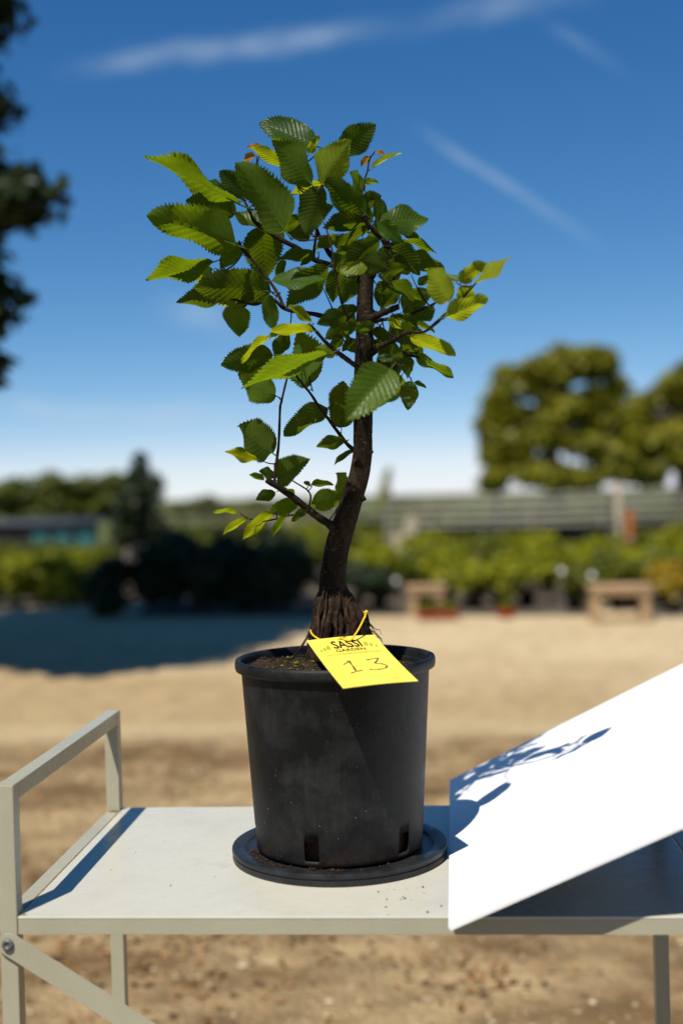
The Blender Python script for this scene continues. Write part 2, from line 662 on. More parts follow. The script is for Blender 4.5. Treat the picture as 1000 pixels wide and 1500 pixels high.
TR = (2.2, 2.0, .7)
M['f_oak'] = mat_foliage('oak_foliage', (.10, .11, .006), (.26, .245, .012), TR)
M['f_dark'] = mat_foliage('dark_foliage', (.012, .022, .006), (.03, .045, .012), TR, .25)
M['f_lime'] = mat_foliage('lime_foliage', (.09, .12, .004), (.34, .33, .009), (1.5, 1.5, .35))
M['f_mid'] = mat_foliage('mid_foliage', (.045, .065, .005), (.17, .18, .010), TR)
M['f_gold'] = mat_foliage('gold_foliage', (.26, .18, .01), (.42, .30, .02), (1.6, 1.4, .5))
M['f_hedge'] = mat_foliage('far_hedge_foliage', (.06, .075, .012), (.13, .145, .02), TR)

# ------------------------------------------------------------------ setting: ground, beds, far field
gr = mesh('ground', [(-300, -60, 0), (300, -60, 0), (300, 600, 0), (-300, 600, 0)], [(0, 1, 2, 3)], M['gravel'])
tag(gr, 'sunlit pale gravel yard with brown earthy patches', 'ground', kind='structure')
bed = mesh('planting_bed', [(-30, 12.6, .004), (-2.75, 12.3, .004), (-2.55, 10.85, .004), (-1.2, 10.7, .004), (2.0, 10.15, .004), (3.6, 24, .004), (3.6, 34, .004), (-30, 34, .004)], [(0, 1, 2, 3, 4, 5, 6, 7)], M['bed_soil'])
tag(bed, 'dark soil under the nursery plants behind the yard', 'bed', kind='structure')
bed2 = mesh('planting_bed', [(2.45, 9.95, .004), (30, 9.4, .004), (30, 34, .004), (4.4, 34, .004), (4.4, 24, .004)], [(0, 1, 2, 3, 4)], M['bed_soil'])
tag(bed2, 'dark soil under the plants right of the narrow path', 'bed', kind='structure')
fld = mesh('field', [(-300, 34.2, .006), (300, 34.2, .006), (300, 599, .006), (-300, 599, .006)], [(0, 1, 2, 3)], M['field'])
tag(fld, 'green field beyond the nursery beds', 'field', kind='structure')

# loose stones and dry litter on the yard, near the trolley
def scatter_stones(n, seed):
    g = np.random.default_rng(seed)
    base = np.array([(1, 0, 0), (-1, 0, 0), (0, 1, 0), (0, -1, 0), (0, 0, 1), (0, 0, -1)], float)
    fc = np.array([(0, 2, 4), (2, 1, 4), (1, 3, 4), (3, 0, 4), (2, 0, 5), (1, 2, 5), (3, 1, 5), (0, 3, 5)])
    y = 1.0 + 8.5 * g.random(n) ** 1.3
    x = .45 + (g.random(n) - .58) * (1.2 + .85 * (y + 1.3))
    sz = .004 + .011 * g.random(n) ** 3.5
    V_ = base[None] * sz[:, None, None] * (1 + .35 * g.normal(size=(n, 6, 1)))
    V_[:, :, 2] *= .6
    V_ += np.stack([x, y, sz * .3], 1)[:, None, :]
    F_ = (np.arange(n) * 6)[:, None, None] + fc[None]
    return V_.reshape(-1, 3), F_.reshape(-1, 3)


a_ = Mat('yard_stone', rough=.9, spec=.2)
g_ = a_.n.new('ShaderNodeNewGeometry')
a_.color(a_.ramp(g_.outputs['Random Per Island'], [(0, (.16, .11, .06)), (.5, (.36, .265, .15)), (1, (.50, .40, .26))]))
V, F = scatter_stones(6500, 5)
tag(mesh('gravel_stones', V, F, a_.m), 'loose pale gravel stones scattered over the yard', 'gravel', kind='stuff')
g_ = np.random.default_rng(9)
V, F = [], []
for (cx_, cy_, sx__, sy__, n_) in [(-.55, 3.9, .5, .35, 420), (.95, 4.2, .35, .22, 380), (.2, 2.6, .45, .35, 380), (-.4, 1.9, .4, .3, 480), (-1.2, 3.0, .5, .4, 420), (-.1, 2.2, .5, .25, 420), (-.9, 4.3, .6, .2, 300), (.55, 1.7, .10, .08, 90), (.4, 3.4, .7, .5, 260), (1.6, 3.6, .4, .3, 120)]:
    for _ in range(n_):
        x_, y_ = cx_ + g_.normal() * sx__, cy_ + g_.normal() * sy__
        th, s__ = g_.random() * 6.28, .006 + .014 * g_.random()
        c_, n2_ = math.cos(th) * s__, math.sin(th) * s__
        z_ = .006 + .006 * g_.random()
        o_ = len(V)
        V += [(x_ - c_, y_ - n2_, .004), (x_ + n2_ * .45, y_ - c_ * .45, z_), (x_ + c_, y_ + n2_, .005 + .01 * g_.random()), (x_ - n2_ * .45, y_ + c_ * .45, z_)]
        F.append((o_, o_ + 1, o_ + 2, o_ + 3))
b_ = Mat('dry_leaf_litter', rough=.8, spec=.2)
gg_ = b_.n.new('ShaderNodeNewGeometry')
b_.color(b_.ramp(gg_.outputs['Random Per Island'], [(0, (.06, .03, .012)), (.5, (.20, .095, .03)), (1, (.34, .19, .075))]))
tag(mesh('leaf_litter', V, F, b_.m), 'dry brown leaf litter lying in patches on the gravel', 'litter', kind='stuff')

# ------------------------------------------------------------------ trolley table
TX, TD, PS, HH = 0.7588, 0.459, 0.0193, 0.1437     # inner width, depth, tube section, handle height
tz = TABLE_Z
trolley = empty('trolley_table', (TX / 2, TD / 2, 0))
tag(trolley, 'cream painted steel trolley table with raised side handles and folding braces', 'table')
EPS = .0006
box('table_top', EPS, TX - EPS, 0.0, TD, tz - .0030, tz, M['paint'], trolley, .0012)
box('front_lip', EPS + .0004, TX - EPS - .0004, .0004, .0016, tz - .0195, tz - .0031, M['frame_shade_paint'], trolley, .0004)  # same folded sheet as the top, its dimmer front put into the colour
box('back_lip', EPS + .0004, TX - EPS - .0004, TD - .0016, TD - .0004, tz - .0195, tz - .0031, M['frame_shade_paint'], trolley, .0004)  # same sheet again, shade put into the colour
def post_bm(x0, y0, ztop):
    return box_bm(x0, x0 + PS, y0, y0 + PS, 0.03, ztop, .0012)
for sx_, HH in ((-PS, .1437), (TX, .1150)):
    for yy in (0.0, TD - PS):
        p_ = from_bm('leg', post_bm(sx_, yy, tz + HH), M['frame_shade_paint'], trolley)
        foot = box('foot_cap', sx_ - .001, sx_ + PS + .001, yy - .001, yy + PS + .001, 0.0, .0305, M['pot'], p_, .002)
    h_ = box('handle_bar', sx_ + .0002, sx_ + PS - .0002, PS + .0001, TD - PS - .0001, tz + HH - PS, tz + HH - .0002, M['frame_shade_paint'], trolley, .0009)
    s_ = box('side_rail', sx_ + .0003, sx_ + PS - .0003, PS + EPS, TD - PS - EPS, tz - .0195, tz - .0004, M['frame_shade_paint'], trolley, .0012)
# rust line in the seam between rail and top
V, F = [], []
npt = 70
for i in range(npt):
    y = PS + .004 + (TD - 2 * PS - .008) * i / (npt - 1)
    wdt = .0004 + .0005 * rng.random() + (.0009 if rng.random() < .12 else 0)
    V += [(-wdt * .7, y, tz + .0005), (wdt, y, tz + .0005)]
    if i:
        F.append((2 * i - 2, 2 * i - 1, 2 * i + 1, 2 * i))
mesh('rust_seam', V, F, M['rust'], trolley)
V, F = [], []
for (cx_, cy_, r_) in [(-PS / 2, TD - PS - .003, .006), (-.003, TD - PS - .004, .005), (.004, .006, .004)]:
    o_ = len(V)
    V.append((cx_, cy_, tz + .0007))
    for k in range(14):
        th = 2 * math.pi * k / 14
        rr = r_ * (.6 + .5 * rng.random())
        V.append((cx_ + rr * 1.3 * math.cos(th), cy_ + rr * .45 * math.sin(th), tz + .0007))
    F += [(o_, o_ + 1 + k, o_ + 1 + (k + 1) % 14) for k in range(14)]
    mesh('rust_stain', V, F, M['rust'], trolley)
    V, F = [], []


def brace(y0, xa, za, xb, zb, name='brace'):
    """flat bar with rounded ends in the plane of the trolley's front"""
    L_ = math.hypot(xb - xa, zb - za)
    ang = math.atan2(zb - za, xb - xa)
    hw, th = .0118, .0035
    prof = []
    for k in range(13):
        a_ = math.pi / 2 + math.pi * k / 12
        prof.append((hw * math.cos(a_), hw * math.sin(a_)))
    for k in range(13):
        a_ = -math.pi / 2 + math.pi * k / 12
        prof.append((L_ + hw * math.cos(a_), hw * math.sin(a_)))
    c, s = math.cos(ang), math.sin(ang)
    bm = bmesh.new()
    ring = []
    for yy in (y0, y0 + th):
        ring.append([bm.verts.new((xa + u * c - v * s, yy, za + u * s + v * c)) for u, v in prof])
    bm.faces.new(ring[0])
    bm.faces.new(list(reversed(ring[1])))
    n_ = len(prof)
    for k in range(n_):
        bm.faces.new((ring[0][(k + 1) % n_], ring[0][k], ring[1][k], ring[1][(k + 1) % n_]))
    bmesh.ops.bevel(bm, geom=[e for e in bm.edges if abs(e.verts[0].co.y - e.verts[1].co.y) < 1e-6], offset=.0006, segments=2, affect='EDGES')
    bmesh.ops.recalc_face_normals(bm, faces=list(bm.faces))
    return from_bm(name, bm, M['frame_shade_paint'], trolley)


def bolt(x, y, z, parent):
    V1, F1 = [], []
    prof = [(0, -.0030), (.0028, -.0030), (.0030, -.0040), (.0058, -.0034), (.0066, -.0018), (.0066, 0.0)]
    segs = 24
    for k in range(segs):
        th = 2 * math.pi * k / segs
        for (r, yy) in prof:
            V1.append((x + r * math.cos(th), y + yy, z + r * math.sin(th)))
    m_ = len(prof)
    for k in range(segs):
        for j in range(m_ - 1):
            F1.append((k * m_ + j, k * m_ + j + 1, ((k + 1) % segs) * m_ + j + 1, ((k + 1) % segs) * m_ + j))
    return mesh('bolt', V1, F1, M['bolt'], parent, True)


b0 = at(12, 1384, -.004)
b1 = at(215, 1513, -.004)
dv = b1 - b0
dv /= np.linalg.norm(dv)
b2 = b0 + dv * .62
br = brace(-.0045, b0[0], b0[2], b2[0], b2[2])
bolt(b0[0], -.0046, b0[2], br)
bolt(b2[0], -.0046, b2[2], br)

# ------------------------------------------------------------------ white board leaning on the right handle
A0 = at(660, 1365, -.045)
A0[2] = tz + .0012
B0 = np.array([0.4801, 0.5889, tz + .0012])
A0 = np.array([0.4690, -.045, tz + .0012])
tf, tb = math.radians(24.0), math.radians(26.3)
V, F = [], []
nu, nv, LB, THK = 24, 16, .62, .0042
for side in (0, 1):
    for j in range(nv + 1):
        t = j / nv
        base = A0 + (B0 - A0) * t
        an = tf + (tb - tf) * t
        for i in range(nu + 1):
            d = LB * i / nu
            pnt = base + np.array([math.cos(an), -.017 * math.cos(an), math.sin(an)]) * d
            nrm_ = np.array([-math.sin(an), 0, math.cos(an)])
            V.append(pnt + nrm_ * (THK if side == 0 else 0))
W_ = nu + 1
off = W_ * (nv + 1)
for j in range(nv):
    for i in range(nu):
        a_ = j * W_ + i
        F.append((a_, a_ + 1, a_ + W_ + 1, a_ + W_))
        F.append((off + a_, off + a_ + W_, off + a_ + W_ + 1, off + a_ + 1))
for i in range(nu):
    F.append((i, off + i, off + i + 1, i + 1))
    a_ = nv * W_ + i
    F.append((a_, a_ + 1, off + a_ + 1, off + a_))
for j in range(nv):
    a_ = j * W_
    F.append((a_, a_ + W_, off + a_ + W_, off + a_))
    a_ = j * W_ + nu
    F.append((a_, off + a_, off + a_ + W_, a_ + W_))
board = mesh('white_board', V, F, M['board'])
tag(board, 'blank white panel leaning on the trolley table, right of the black pot', 'board')

# ------------------------------------------------------------------ pot, saucer
PX, PY = 0.33555, 0.22874
SZ = .0150                                 # top of saucer
PB = .0130                                 # pot foot
RT = 0.2483                                # rim top
saucer_prof = [(.0, .0105), (.090, .0105), (.1165, .0110), (.1180, .0132), (.1215, .0140), (.1320, .0150), (.1340, .0146), (.1347, .0132),
               (.1347, .0100), (.1344, .0095), (.1326, .0091), (.1326, .0076), (.1340, .0072), (.1343, .0020), (.1330, .0002), (.0, .0002)]
V, F = lathe_geo([(r, tz + z) for r, z in saucer_prof], 128, PX, PY)
sau = mesh('plant_saucer', V, F, M['saucer'], None, True)
tag(sau, 'round black plastic saucer under the plant pot', 'saucer')
sharpen(sau, 30)

pot = empty('plant_pot', (PX, PY, tz + PB))
tag(pot, 'black plastic nursery pot holding the young tree, scuffed and dusty', 'plant pot')
NS = 360
holes = [math.radians(a) for a in (-14, 52, -80, 118, 184, -146)]
zs_ = [PB, PB + .002, .0195, .0220, .0260, .0300, .0340, .0380, .0420, .0435, .06, .10, .15, .20, .2345, .2370]
def rad(z):
    return .1037 + (z - .0158) / (.2345 - .0158) * (.1174 - .1037)
bm = bmesh.new()
grid = []
for k in range(NS):
    th = 2 * math.pi * k / NS
    row = []
    for z in zs_:
        r_ = rad(z) - (.0018 if z == PB else 0)
        row.append(bm.verts.new((PX + r_ * math.sin(th), PY - r_ * math.cos(th), tz + z)))
    grid.append(row)
def in_hole(k, j):
    th = 2 * math.pi * (k + .5) / NS
    for h in holes:
        d_ = (th - h + math.pi) % (2 * math.pi) - math.pi
        zm = (zs_[j] + zs_[j + 1]) / 2
        if .0195 < zm < .0435 and abs(d_) < .088:
            return True
    return False
for k in range(NS):
    k2 = (k + 1) % NS
    for j in range(len(zs_) - 1):
        if not in_hole(k, j):
            bm.faces.new((grid[k][j], grid[k2][j], grid[k2][j + 1], grid[k][j + 1]))
pw = from_bm('pot_wall', bm, M['pot'], pot, True)
sm = pw.modifiers.new('thickness', 'SOLIDIFY')
sm.thickness = .0022
sm.offset = -1
rim_prof = [(.1150, .2300), (.1180, .2330), (.1205, .2338), (.1240, .2350), (.1252, .2385), (.1252, .2440), (.1243, .2474), (.1222, .2483),
            (.1196, .2480), (.1180, .2466), (.1174, .2440), (.1168, .2300), (.1150, .2160), (.1138, .2160)]
V, F = lathe_geo([(r, tz + z) for r, z in rim_prof], 144, PX, PY)
mesh('rim', V, F, M['pot'], pot, True)
# inner soil plug seen through the drainage slots
V, F = lathe_geo([(.0, tz + PB + .001), (.0950, tz + PB + .001), (.0962, tz + .05)], 72, PX, PY)
mesh('root_ball', V, F, M['crumb'], pot, True)
# soil surface
V, F = [], []
SOILZ = .2320
nr, na = 26, 96
def soil_h(x, y):
    d_ = math.hypot(x - (PX - .015), y - (PY - .02))
    h = SOILZ + .008 * math.exp(-(d_ / .045) ** 2)
    h += .004 * max(0, -(x - PX) / .1) + .0025 * math.sin(31 * x + 4) * math.sin(37 * y) + .0018 * math.sin(97 * x + 80 * y)
    h -= .010 * max(0, (x - PX - .02) / .09)
    return h
for i in range(nr + 1):
    r_ = .1165 * i / nr
    for k in range(na):
        th = 2 * math.pi * k / na
        x, y = PX + r_ * math.sin(th), PY - r_ * math.cos(th)
        V.append((x, y, tz + soil_h(x, y) + (rng.random() - .5) * .0028))
for i in range(nr):
    for k in range(na):
        k2 = (k + 1) % na
        F.append((i * na + k, (i + 1) * na + k, (i + 1) * na + k2, i * na + k2))
mesh('soil', V, F, M['soil'], pot, True)


def lumps(spots, smin, smax):
    """small faceted crumbs, joined"""
    parts = []
    base = [(1, 0, 0), (-1, 0, 0), (0, 1, 0), (0, -1, 0), (0, 0, 1), (0, 0, -1)]
    fc = [(0, 2, 4), (2, 1, 4), (1, 3, 4), (3, 0, 4), (2, 0, 5), (1, 2, 5), (3, 1, 5), (0, 3, 5)]
    for q in spots:
        s_ = smin + (smax - smin) * rng.random() ** 2.2
        sc_ = np.array([.7 + .8 * rng.random(), .7 + .8 * rng.random(), .5 + .4 * rng.random()]) * s_
        a_ = rng.random() * 6.28
        R_ = np.array([[math.cos(a_), -math.sin(a_), 0], [math.sin(a_), math.cos(a_), 0], [0, 0, 1]])
        parts.append(([np.array(q) + R_ @ (np.array(b) * sc_ * (1 + .25 * rng.normal(size=3))) + np.array([0, 0, sc_[2] * .55]) for b in base], fc))
    return join_geo(parts)


spots = []
for _ in range(900):
    r_, th = .112 * math.sqrt(rng.random()), rng.random() * 6.283
    x, y = PX + r_ * math.sin(th), PY - r_ * math.cos(th)
    spots.append((x, y, tz + soil_h(x, y)))
V, F = lumps(spots, .0008, .0036)
tag(mesh('soil_crumbs', V, F, M['crumb'], pot), kind='stuff')
spots = []
for _ in range(420):
    if rng.random() < .65:
        x, y = PX - .030 + rng.normal() * .017, PY - .085 + rng.normal() * .010
    else:
        r_, th = .110 * math.sqrt(rng.random()), rng.random() * 6.283
        x, y = PX + r_ * math.sin(th), PY - r_ * math.cos(th)
    if math.hypot(x - PX, y - PY) < .113:
        spots.append((x, y, tz + soil_h(x, y) + .0015))
V, F = lumps(spots, .0008, .0030)
tag(mesh('moss', V, F, M['moss'], pot), kind='stuff')
# spilled crumbs round the foot of the pot
spots = []
clumps = [(-.95, .16, 46), (-.62, .12, 34), (-.25, .10, 26), (.02, .09, 30), (.28, .07, 12), (-1.3, .1, 30), (.7, .12, 8)]
for (c_, sp_, n_) in clumps:
    for _ in range(n_):
        th = c_ + rng.normal() * sp_
        r_ = rad(PB) + .0005 + abs(rng.normal()) * .0050
        zz = .0110 if r_ < .1165 else .0140
        spots.append((PX + r_ * math.sin(th), PY - r_ * math.cos(th), tz + zz))
for _ in range(40):
    th = rng.random() * 6.283
    r_ = .1045 + rng.random() * .026
    spots.append((PX + r_ * math.sin(th), PY - r_ * math.cos(th), tz + (.0110 if r_ < .1165 else .0142)))
V, F = lumps(spots, .0005, .0026)
tag(mesh('soil_crumbs', V, F, M['crumb']), 'brown soil crumbs spilled on the saucer round the pot', 'soil', kind='stuff')
spots = [(.39 + rng.random() * .075, -.0 + rng.random() * .10, tz + .0002) for _ in range(16)]
spots += [(rng.random() * .44 + .02, .02 + rng.random() * .4, tz + .0002) for _ in range(14)]
spots = [s_ for s_ in spots if math.hypot(s_[0] - PX, s_[1] - PY) > .14]
V, F = lumps(spots, .0005, .0017)
tag(mesh('soil_specks', V, F, M['crumb']), 'tiny dark soil specks scattered on the trolley top', 'soil', kind='stuff')

# ------------------------------------------------------------------ the young hornbeam
TY = .262


def lean_y(py):
    """the trunk leans a little towards the camera as it rises"""
    return TY - .058 * min(1, max(0, (840 - py) / 330))


tree = empty('hornbeam_sapling', (PX, PY, tz + SOILZ))
tag(tree, 'young hornbeam with bent trunk and serrated green leaves growing in the black pot', 'tree')


def pxm(Y):
    return (Y - CAM[1]) / FPX      # metres per photo pixel at depth Y


# trunk: px centre, px half width
tr = [(478, 985, 26), (487, 955, 33), (494, 930, 36), (493, 908, 33.5), (490, 890, 28), (487, 868, 21), (488, 840, 19), (492, 810, 18), (498, 785, 17.8), (506, 762, 17),
      (513, 738, 16.2), (521, 712, 15.2), (527, 690, 14.4), (531, 665, 14), (531.5, 640, 13.6), (531.5, 610, 13.6), (532, 580, 13.8),
      (532.5, 545, 13.2), (533, 510, 12.6), (534, 470, 12), (535, 430, 11.2), (537, 412, 9.8), (540, 402, 7.6), (545, 395, 5.0)]
P = spline([(x, y, r) for x, y, r in tr], 150)
V, F = [], []
segs = 36
for i, (x, y, r) in enumerate(P):
    c = at(x, y, lean_y(y))
    c2 = at(P[min(i + 1, len(P) - 1)][0], P[min(i + 1, len(P) - 1)][1], lean_y(P[min(i + 1, len(P) - 1)][1]))
    c1 = at(P[max(i - 1, 0)][0], P[max(i - 1, 0)][1], lean_y(P[max(i - 1, 0)][1]))
    t = c2 - c1
    t /= np.linalg.norm(t)
    e1 = np.cross(t, [0, 1, 0])
    e1 /= np.linalg.norm(e1)
    e2 = np.cross(t, e1)
    low = min(1, max(0, (y - 858) / 60))
    for k in range(segs):
        th = 2 * math.pi * k / segs
        lob = 1 + low * (.16 * math.sin(5 * th + .9 + y * .018) + .09 * math.sin(9 * th - y * .03 + 2) - .10 * max(0, math.cos(th * 3 + 1.1)))
        lob += .018 * math.sin(3 * th + y * .06) + .012 * math.sin(7 * th + y * .15) + .008 * rng.normal()
        depth = .86 if low < .01 else .86 - .1 * low
        rr = r * pxm(TY) * lob
        V.append(c + e1 * rr * math.cos(th) + e2 * rr * depth * math.sin(th))
for i in range(len(P) - 1):
    for k in range(segs):
        k2 = (k + 1) % segs
        F.append((i * segs + k, i * segs + k2, (i + 1) * segs + k2, (i + 1) * segs + k))
F.append(tuple((len(P) - 1) * segs + k for k in range(segs)))
trunk = mesh('trunk', V, F, M['bark'], tree, True)
# knobs where old shoots were cut
for (x, y, r, dx, dy) in [(543, 662, 4.6, 6, -1), (533, 731, 5.2, 5, 2), (543, 634, 1.6, 4, -4), (519, 690, 2.4, -4, -2)]:
    pts = [at(x - dx * 1.6, y - dy, lean_y(y) - .002), at(x - dx * .5, y - dy * .5, lean_y(y) - .004), at(x + dx * .25, y, lean_y(y) - .005), at(x + dx * .7, y + dy * .4, lean_y(y) - .005)]
    v_, f_ = tube_geo(pts, [r * pxm(TY) * k for k in (1.5, 1.15, .6, .12)], 9, .06)
    mesh('knob', v_, f_, M['bark'], trunk, True)
# buttress roots
roots = [[(480, 838, .006, 2.5), (471, 864, -.004, 5), (466, 888, -.010, 7.5), (463, 918, -.013, 8), (461, 945, -.016, 8.5), (464, 970, -.019, 9), (470, 990, -.02, 8)],
         [(488, 842, .004, 2.5), (487, 872, -.009, 5.5), (482, 900, -.018, 8), (477, 926, -.022, 9), (474, 955, -.026, 10), (480, 988, -.028, 9)],
         [(496, 844, .004, 2.5), (503, 870, -.006, 5.5), (513, 893, -.012, 7), (517, 914, -.015, 7.5), (507, 936, -.022, 8), (499, 960, -.026, 7), (500, 988, -.026, 7)],
         [(500, 846, .008, 2.5), (508, 869, .0, 5.5), (520, 892, -.004, 7.5), (527, 913, -.004, 7), (527, 940, -.006, 7), (530, 978, -.008, 7)],
         [(468, 905, -.004, 2.6), (455, 925, -.008, 2.0), (443, 945, -.014, 1.6), (430, 962, -.020, 1.3), (420, 972, -.026, 1.0)],
         [(466, 920, -.008, 2.2), (458, 940, -.012, 1.8), (450, 958, -.018, 1.4), (445, 975, -.024, 1.1)]]
for k in range(9):                         # thin tangled surface roots over the flare
    x0_ = 468 + 52 * rng.random()
    yy_ = 852 + 44 * rng.random()
    dd_ = -.012 - .010 * math.sin(math.pi * (x0_ - 462) / 66)
    line = []
    x_ = x0_
    for q_ in range(6):
        line.append((x_, yy_, dd_ + (.008 if q_ == 0 else 0), (.8 if q_ == 0 else 1.8 + 1.6 * rng.random()) - .15 * q_))
        x_ = min(524, max(466, x_ + rng.normal() * 6.0 + (x0_ - 492) * .05))
        yy_ += 17 + 7 * rng.random()
        dd_ -= .0022 + .0015 * rng.random()
    roots.append(line)
for rt in roots:
    q = spline([tuple(at(x, y, TY + dy)) + (r * pxm(TY),) for x, y, dy, r in rt], 22)
    v_, f_ = tube_geo([a_[:3] for a_ in q], [a_[3] * (1 + .16 * math.sin(i * 1.3)) for i, a_ in enumerate(q)], 9, .09)
    mesh('root', v_, f_, M['root'], tree, True)
# hanging fine rootlets on the right of the collar
parts = []
for _ in range(62):
    x, y = 524 + rng.random() * 14, 896 + rng.random() * 24
    yy = TY - .012 + rng.random() * .03
    pts = [np.array([x, y, yy])]
    vx, vy = .2 + rng.random() * .9, 1.0 + rng.random() * .8
    for s_ in range(7):
        vx += rng.normal() * .45 - .05
        vy += rng.normal() * .35
        pts.append(pts[-1] + np.array([vx * 2.6, vy * 3.6, rng.normal() * .002]))
    pts = [at(min(a_[0], 560), min(a_[1], 958), a_[2]) for a_ in pts]
    parts.append(tube_geo(pts, [.0007] * 4 + [.0005] * 2 + [.0003] * 2, 4))
v_, f_ = join_geo(parts)
tag(mesh('rootlets', v_, f_, M['rootlet'], tree), kind='stuff')

# branches: px, px, depth offset, px radius
branches = {
    'low_left': [(494, 779, -.006, 10), (484, 769, -.006, 6.5), (464, 756, -.008, 5.6), (440, 737, -.012, 5.2), (415, 718, -.016, 5), (390, 703, -.02, 4.4)],
    'riser': [(402, 710, -.018, 2.6), (403, 690, -.018, 2.3), (408, 650, -.016, 2), (410, 600, -.012, 1.8), (412, 588, -.012, 1.8), (420, 555, -.008, 1.6), (428, 530, -.004, 1.2)],
    'second': [(520, 660, .0, 3.4), (508, 650, .0, 2.8), (492, 629, -.004, 2.5), (478, 610, -.008, 2.2), (468, 597, -.01, 2.1), (455, 577, -.014, 1.9), (438, 556, -.018, 1.6), (428, 540, -.02, 1.1)],
    'front_left': [(524, 537, -.01, 4.6), (516, 532, -.03, 3.6), (505, 524, -.05, 3.8), (492, 514, -.066, 3.2), (476, 500, -.08, 2.6), (461, 483, -.09, 2.2), (452, 474, -.095, 1.8)],
    'mid_left': [(528, 474, 0, 5), (506, 470, -.004, 4), (490, 469, -.006, 3.8), (465, 461, -.008, 3.4), (440, 457, -.01, 3), (417, 452, -.012, 2.8), (398, 438, -.014, 2.2), (372, 446, -.018, 1.8), (340, 437, -.022, 1.5), (330, 433, -.026, 1.2)],
    'mid_left_rise': [(417, 452, -.012, 2.6), (408, 432, -.010, 2.4), (398, 416, -.008, 2.3), (382, 395, -.008, 2.2), (363, 373, -.01, 2.4), (354, 363, -.012, 2.2), (350, 352, -.014, 1.4)],
    'big_left': [(532, 412, 0, 7.5), (520, 402, .002, 6), (500, 388, .004, 4.8), (487, 388, .002, 4.2), (462, 381, -.004, 3.8), (437, 364, -.01, 3.6), (414, 352, -.014, 3.5), (392, 338, -.018, 3.4), (374, 325, -.022, 3), (366, 310, -.026, 2.2), (356, 290, -.03, 1.5)],
    'left_rise': [(498, 388, .006, 4.8), (482, 370, .012, 3.8), (470, 350, .012, 2.6), (463, 330, .01, 2.2), (466, 300, .006, 1.9), (470, 275, .002, 1.6)],
    'mid_rise': [(459, 378, -.004, 2.6), (460, 365, -.01, 2.2), (463, 340, -.02, 1.8), (464, 315, -.024, 1.5), (452, 290, -.02, 1.3), (440, 278, -.02, 1.1)],
    'top_right': [(537, 410, 0, 8), (550, 393, -.003, 6), (563, 377, -.006, 5), (568, 365, -.008, 4.5), (560, 350, -.014, 3.6), (545, 335, -.02, 3), (536, 324, -.024, 2.6), (530, 312, -.028, 2.4), (524, 300, -.03, 2), (516, 285, -.03, 1.6)],
    'top_shoot': [(534, 322, -.022, 1.9), (520, 310, -.01, 1.7), (500, 300, .0, 1.6), (484, 286, .006, 1.3)],
    'tip_shoot': [(527, 305, -.028, 1.8), (530, 285, -.02, 1.5), (534, 262, -.012, 1.3), (538, 250, -.01, 1.3), (541, 233, -.008, 1.2), (548, 223, -.008, .9)],
    'right_stub': [(538, 470, -.01, 8), (552, 462, -.016, 5.2), (568, 455, -.022, 4.6), (583, 449, -.028, 4.2)],
    'right_long': [(545, 470, .004, 3.2), (575, 466, .012, 2.2), (600, 460, .02, 1.8), (625, 450, .026, 1.6), (646, 438, .03, 1.2)],
    'right_up': [(556, 458, .0, 2.6), (572, 430, .006, 2), (577, 405, .01, 1.9), (580, 380, .01, 1.6)],
    'right_out': [(540, 520, -.01, 6), (556, 508, -.03, 4.2), (575, 499, -.05, 3.6), (596, 487, -.07, 3), (620, 486, -.085, 1.9), (637, 474, -.095, 2.6), (650, 462, -.105, 2.3), (670, 444, -.115, 1.9), (686, 426, -.12, 1.8), (696, 415, -.124, 1.2)],
    'right_low': [(542, 545, -.012, 5), (560, 528, -.016, 3.6), (578, 515, -.02, 3), (600, 520, -.02, 2), (614, 524, -.02, 1.4)],
    'stub': [(532, 604, -.012, 9), (548, 590, -.022, 7.6), (560, 572, -.034, 6.8), (570, 555, -.044, 5.8), (577, 540, -.052, 5.2), (579, 532, -.056, 4)],
    'front_wire': [(512, 472, -.05, 1.6), (502, 448, -.07, 1.5), (495, 420, -.08, 1.5), (487, 370, -.09, 1.4), (481, 345, -.09, 1.3), (474, 325, -.088, 1)],
    'low_twig': [(446, 743, -.012, 2.2), (440, 752, -.014, 1.6), (424, 755, -.018, 1.4), (405, 760, -.022, 1.2), (380, 765, -.026, 1)],
    'low_up': [(452, 744, -.012, 1.6), (455, 728, -.014, 1.4), (450, 718, -.014, 1.3), (433, 707, -.012, 1.1), (428, 704, -.012, .9)],
}
wood_pts = []
for k_, bl in branches.items():
    q = spline([tuple(at(x, y, lean_y(y) + dy)) + (r * pxm(TY + dy),) for x, y, dy, r in bl], 8 * len(bl))
    thin = bl[0][3] < 3
    v_, f_ = tube_geo([a_[:3] for a_ in q], [a_[3] * (1 + .06 * math.sin(i * .9 + len(bl))) for i, a_ in enumerate(q)], 10 if not thin else 7, .02)
    mesh('branch', v_, f_, M['twig'] if thin else M['bark'], tree, True)
    for a_ in q[3:]:
        wood_pts.append(a_[:3])

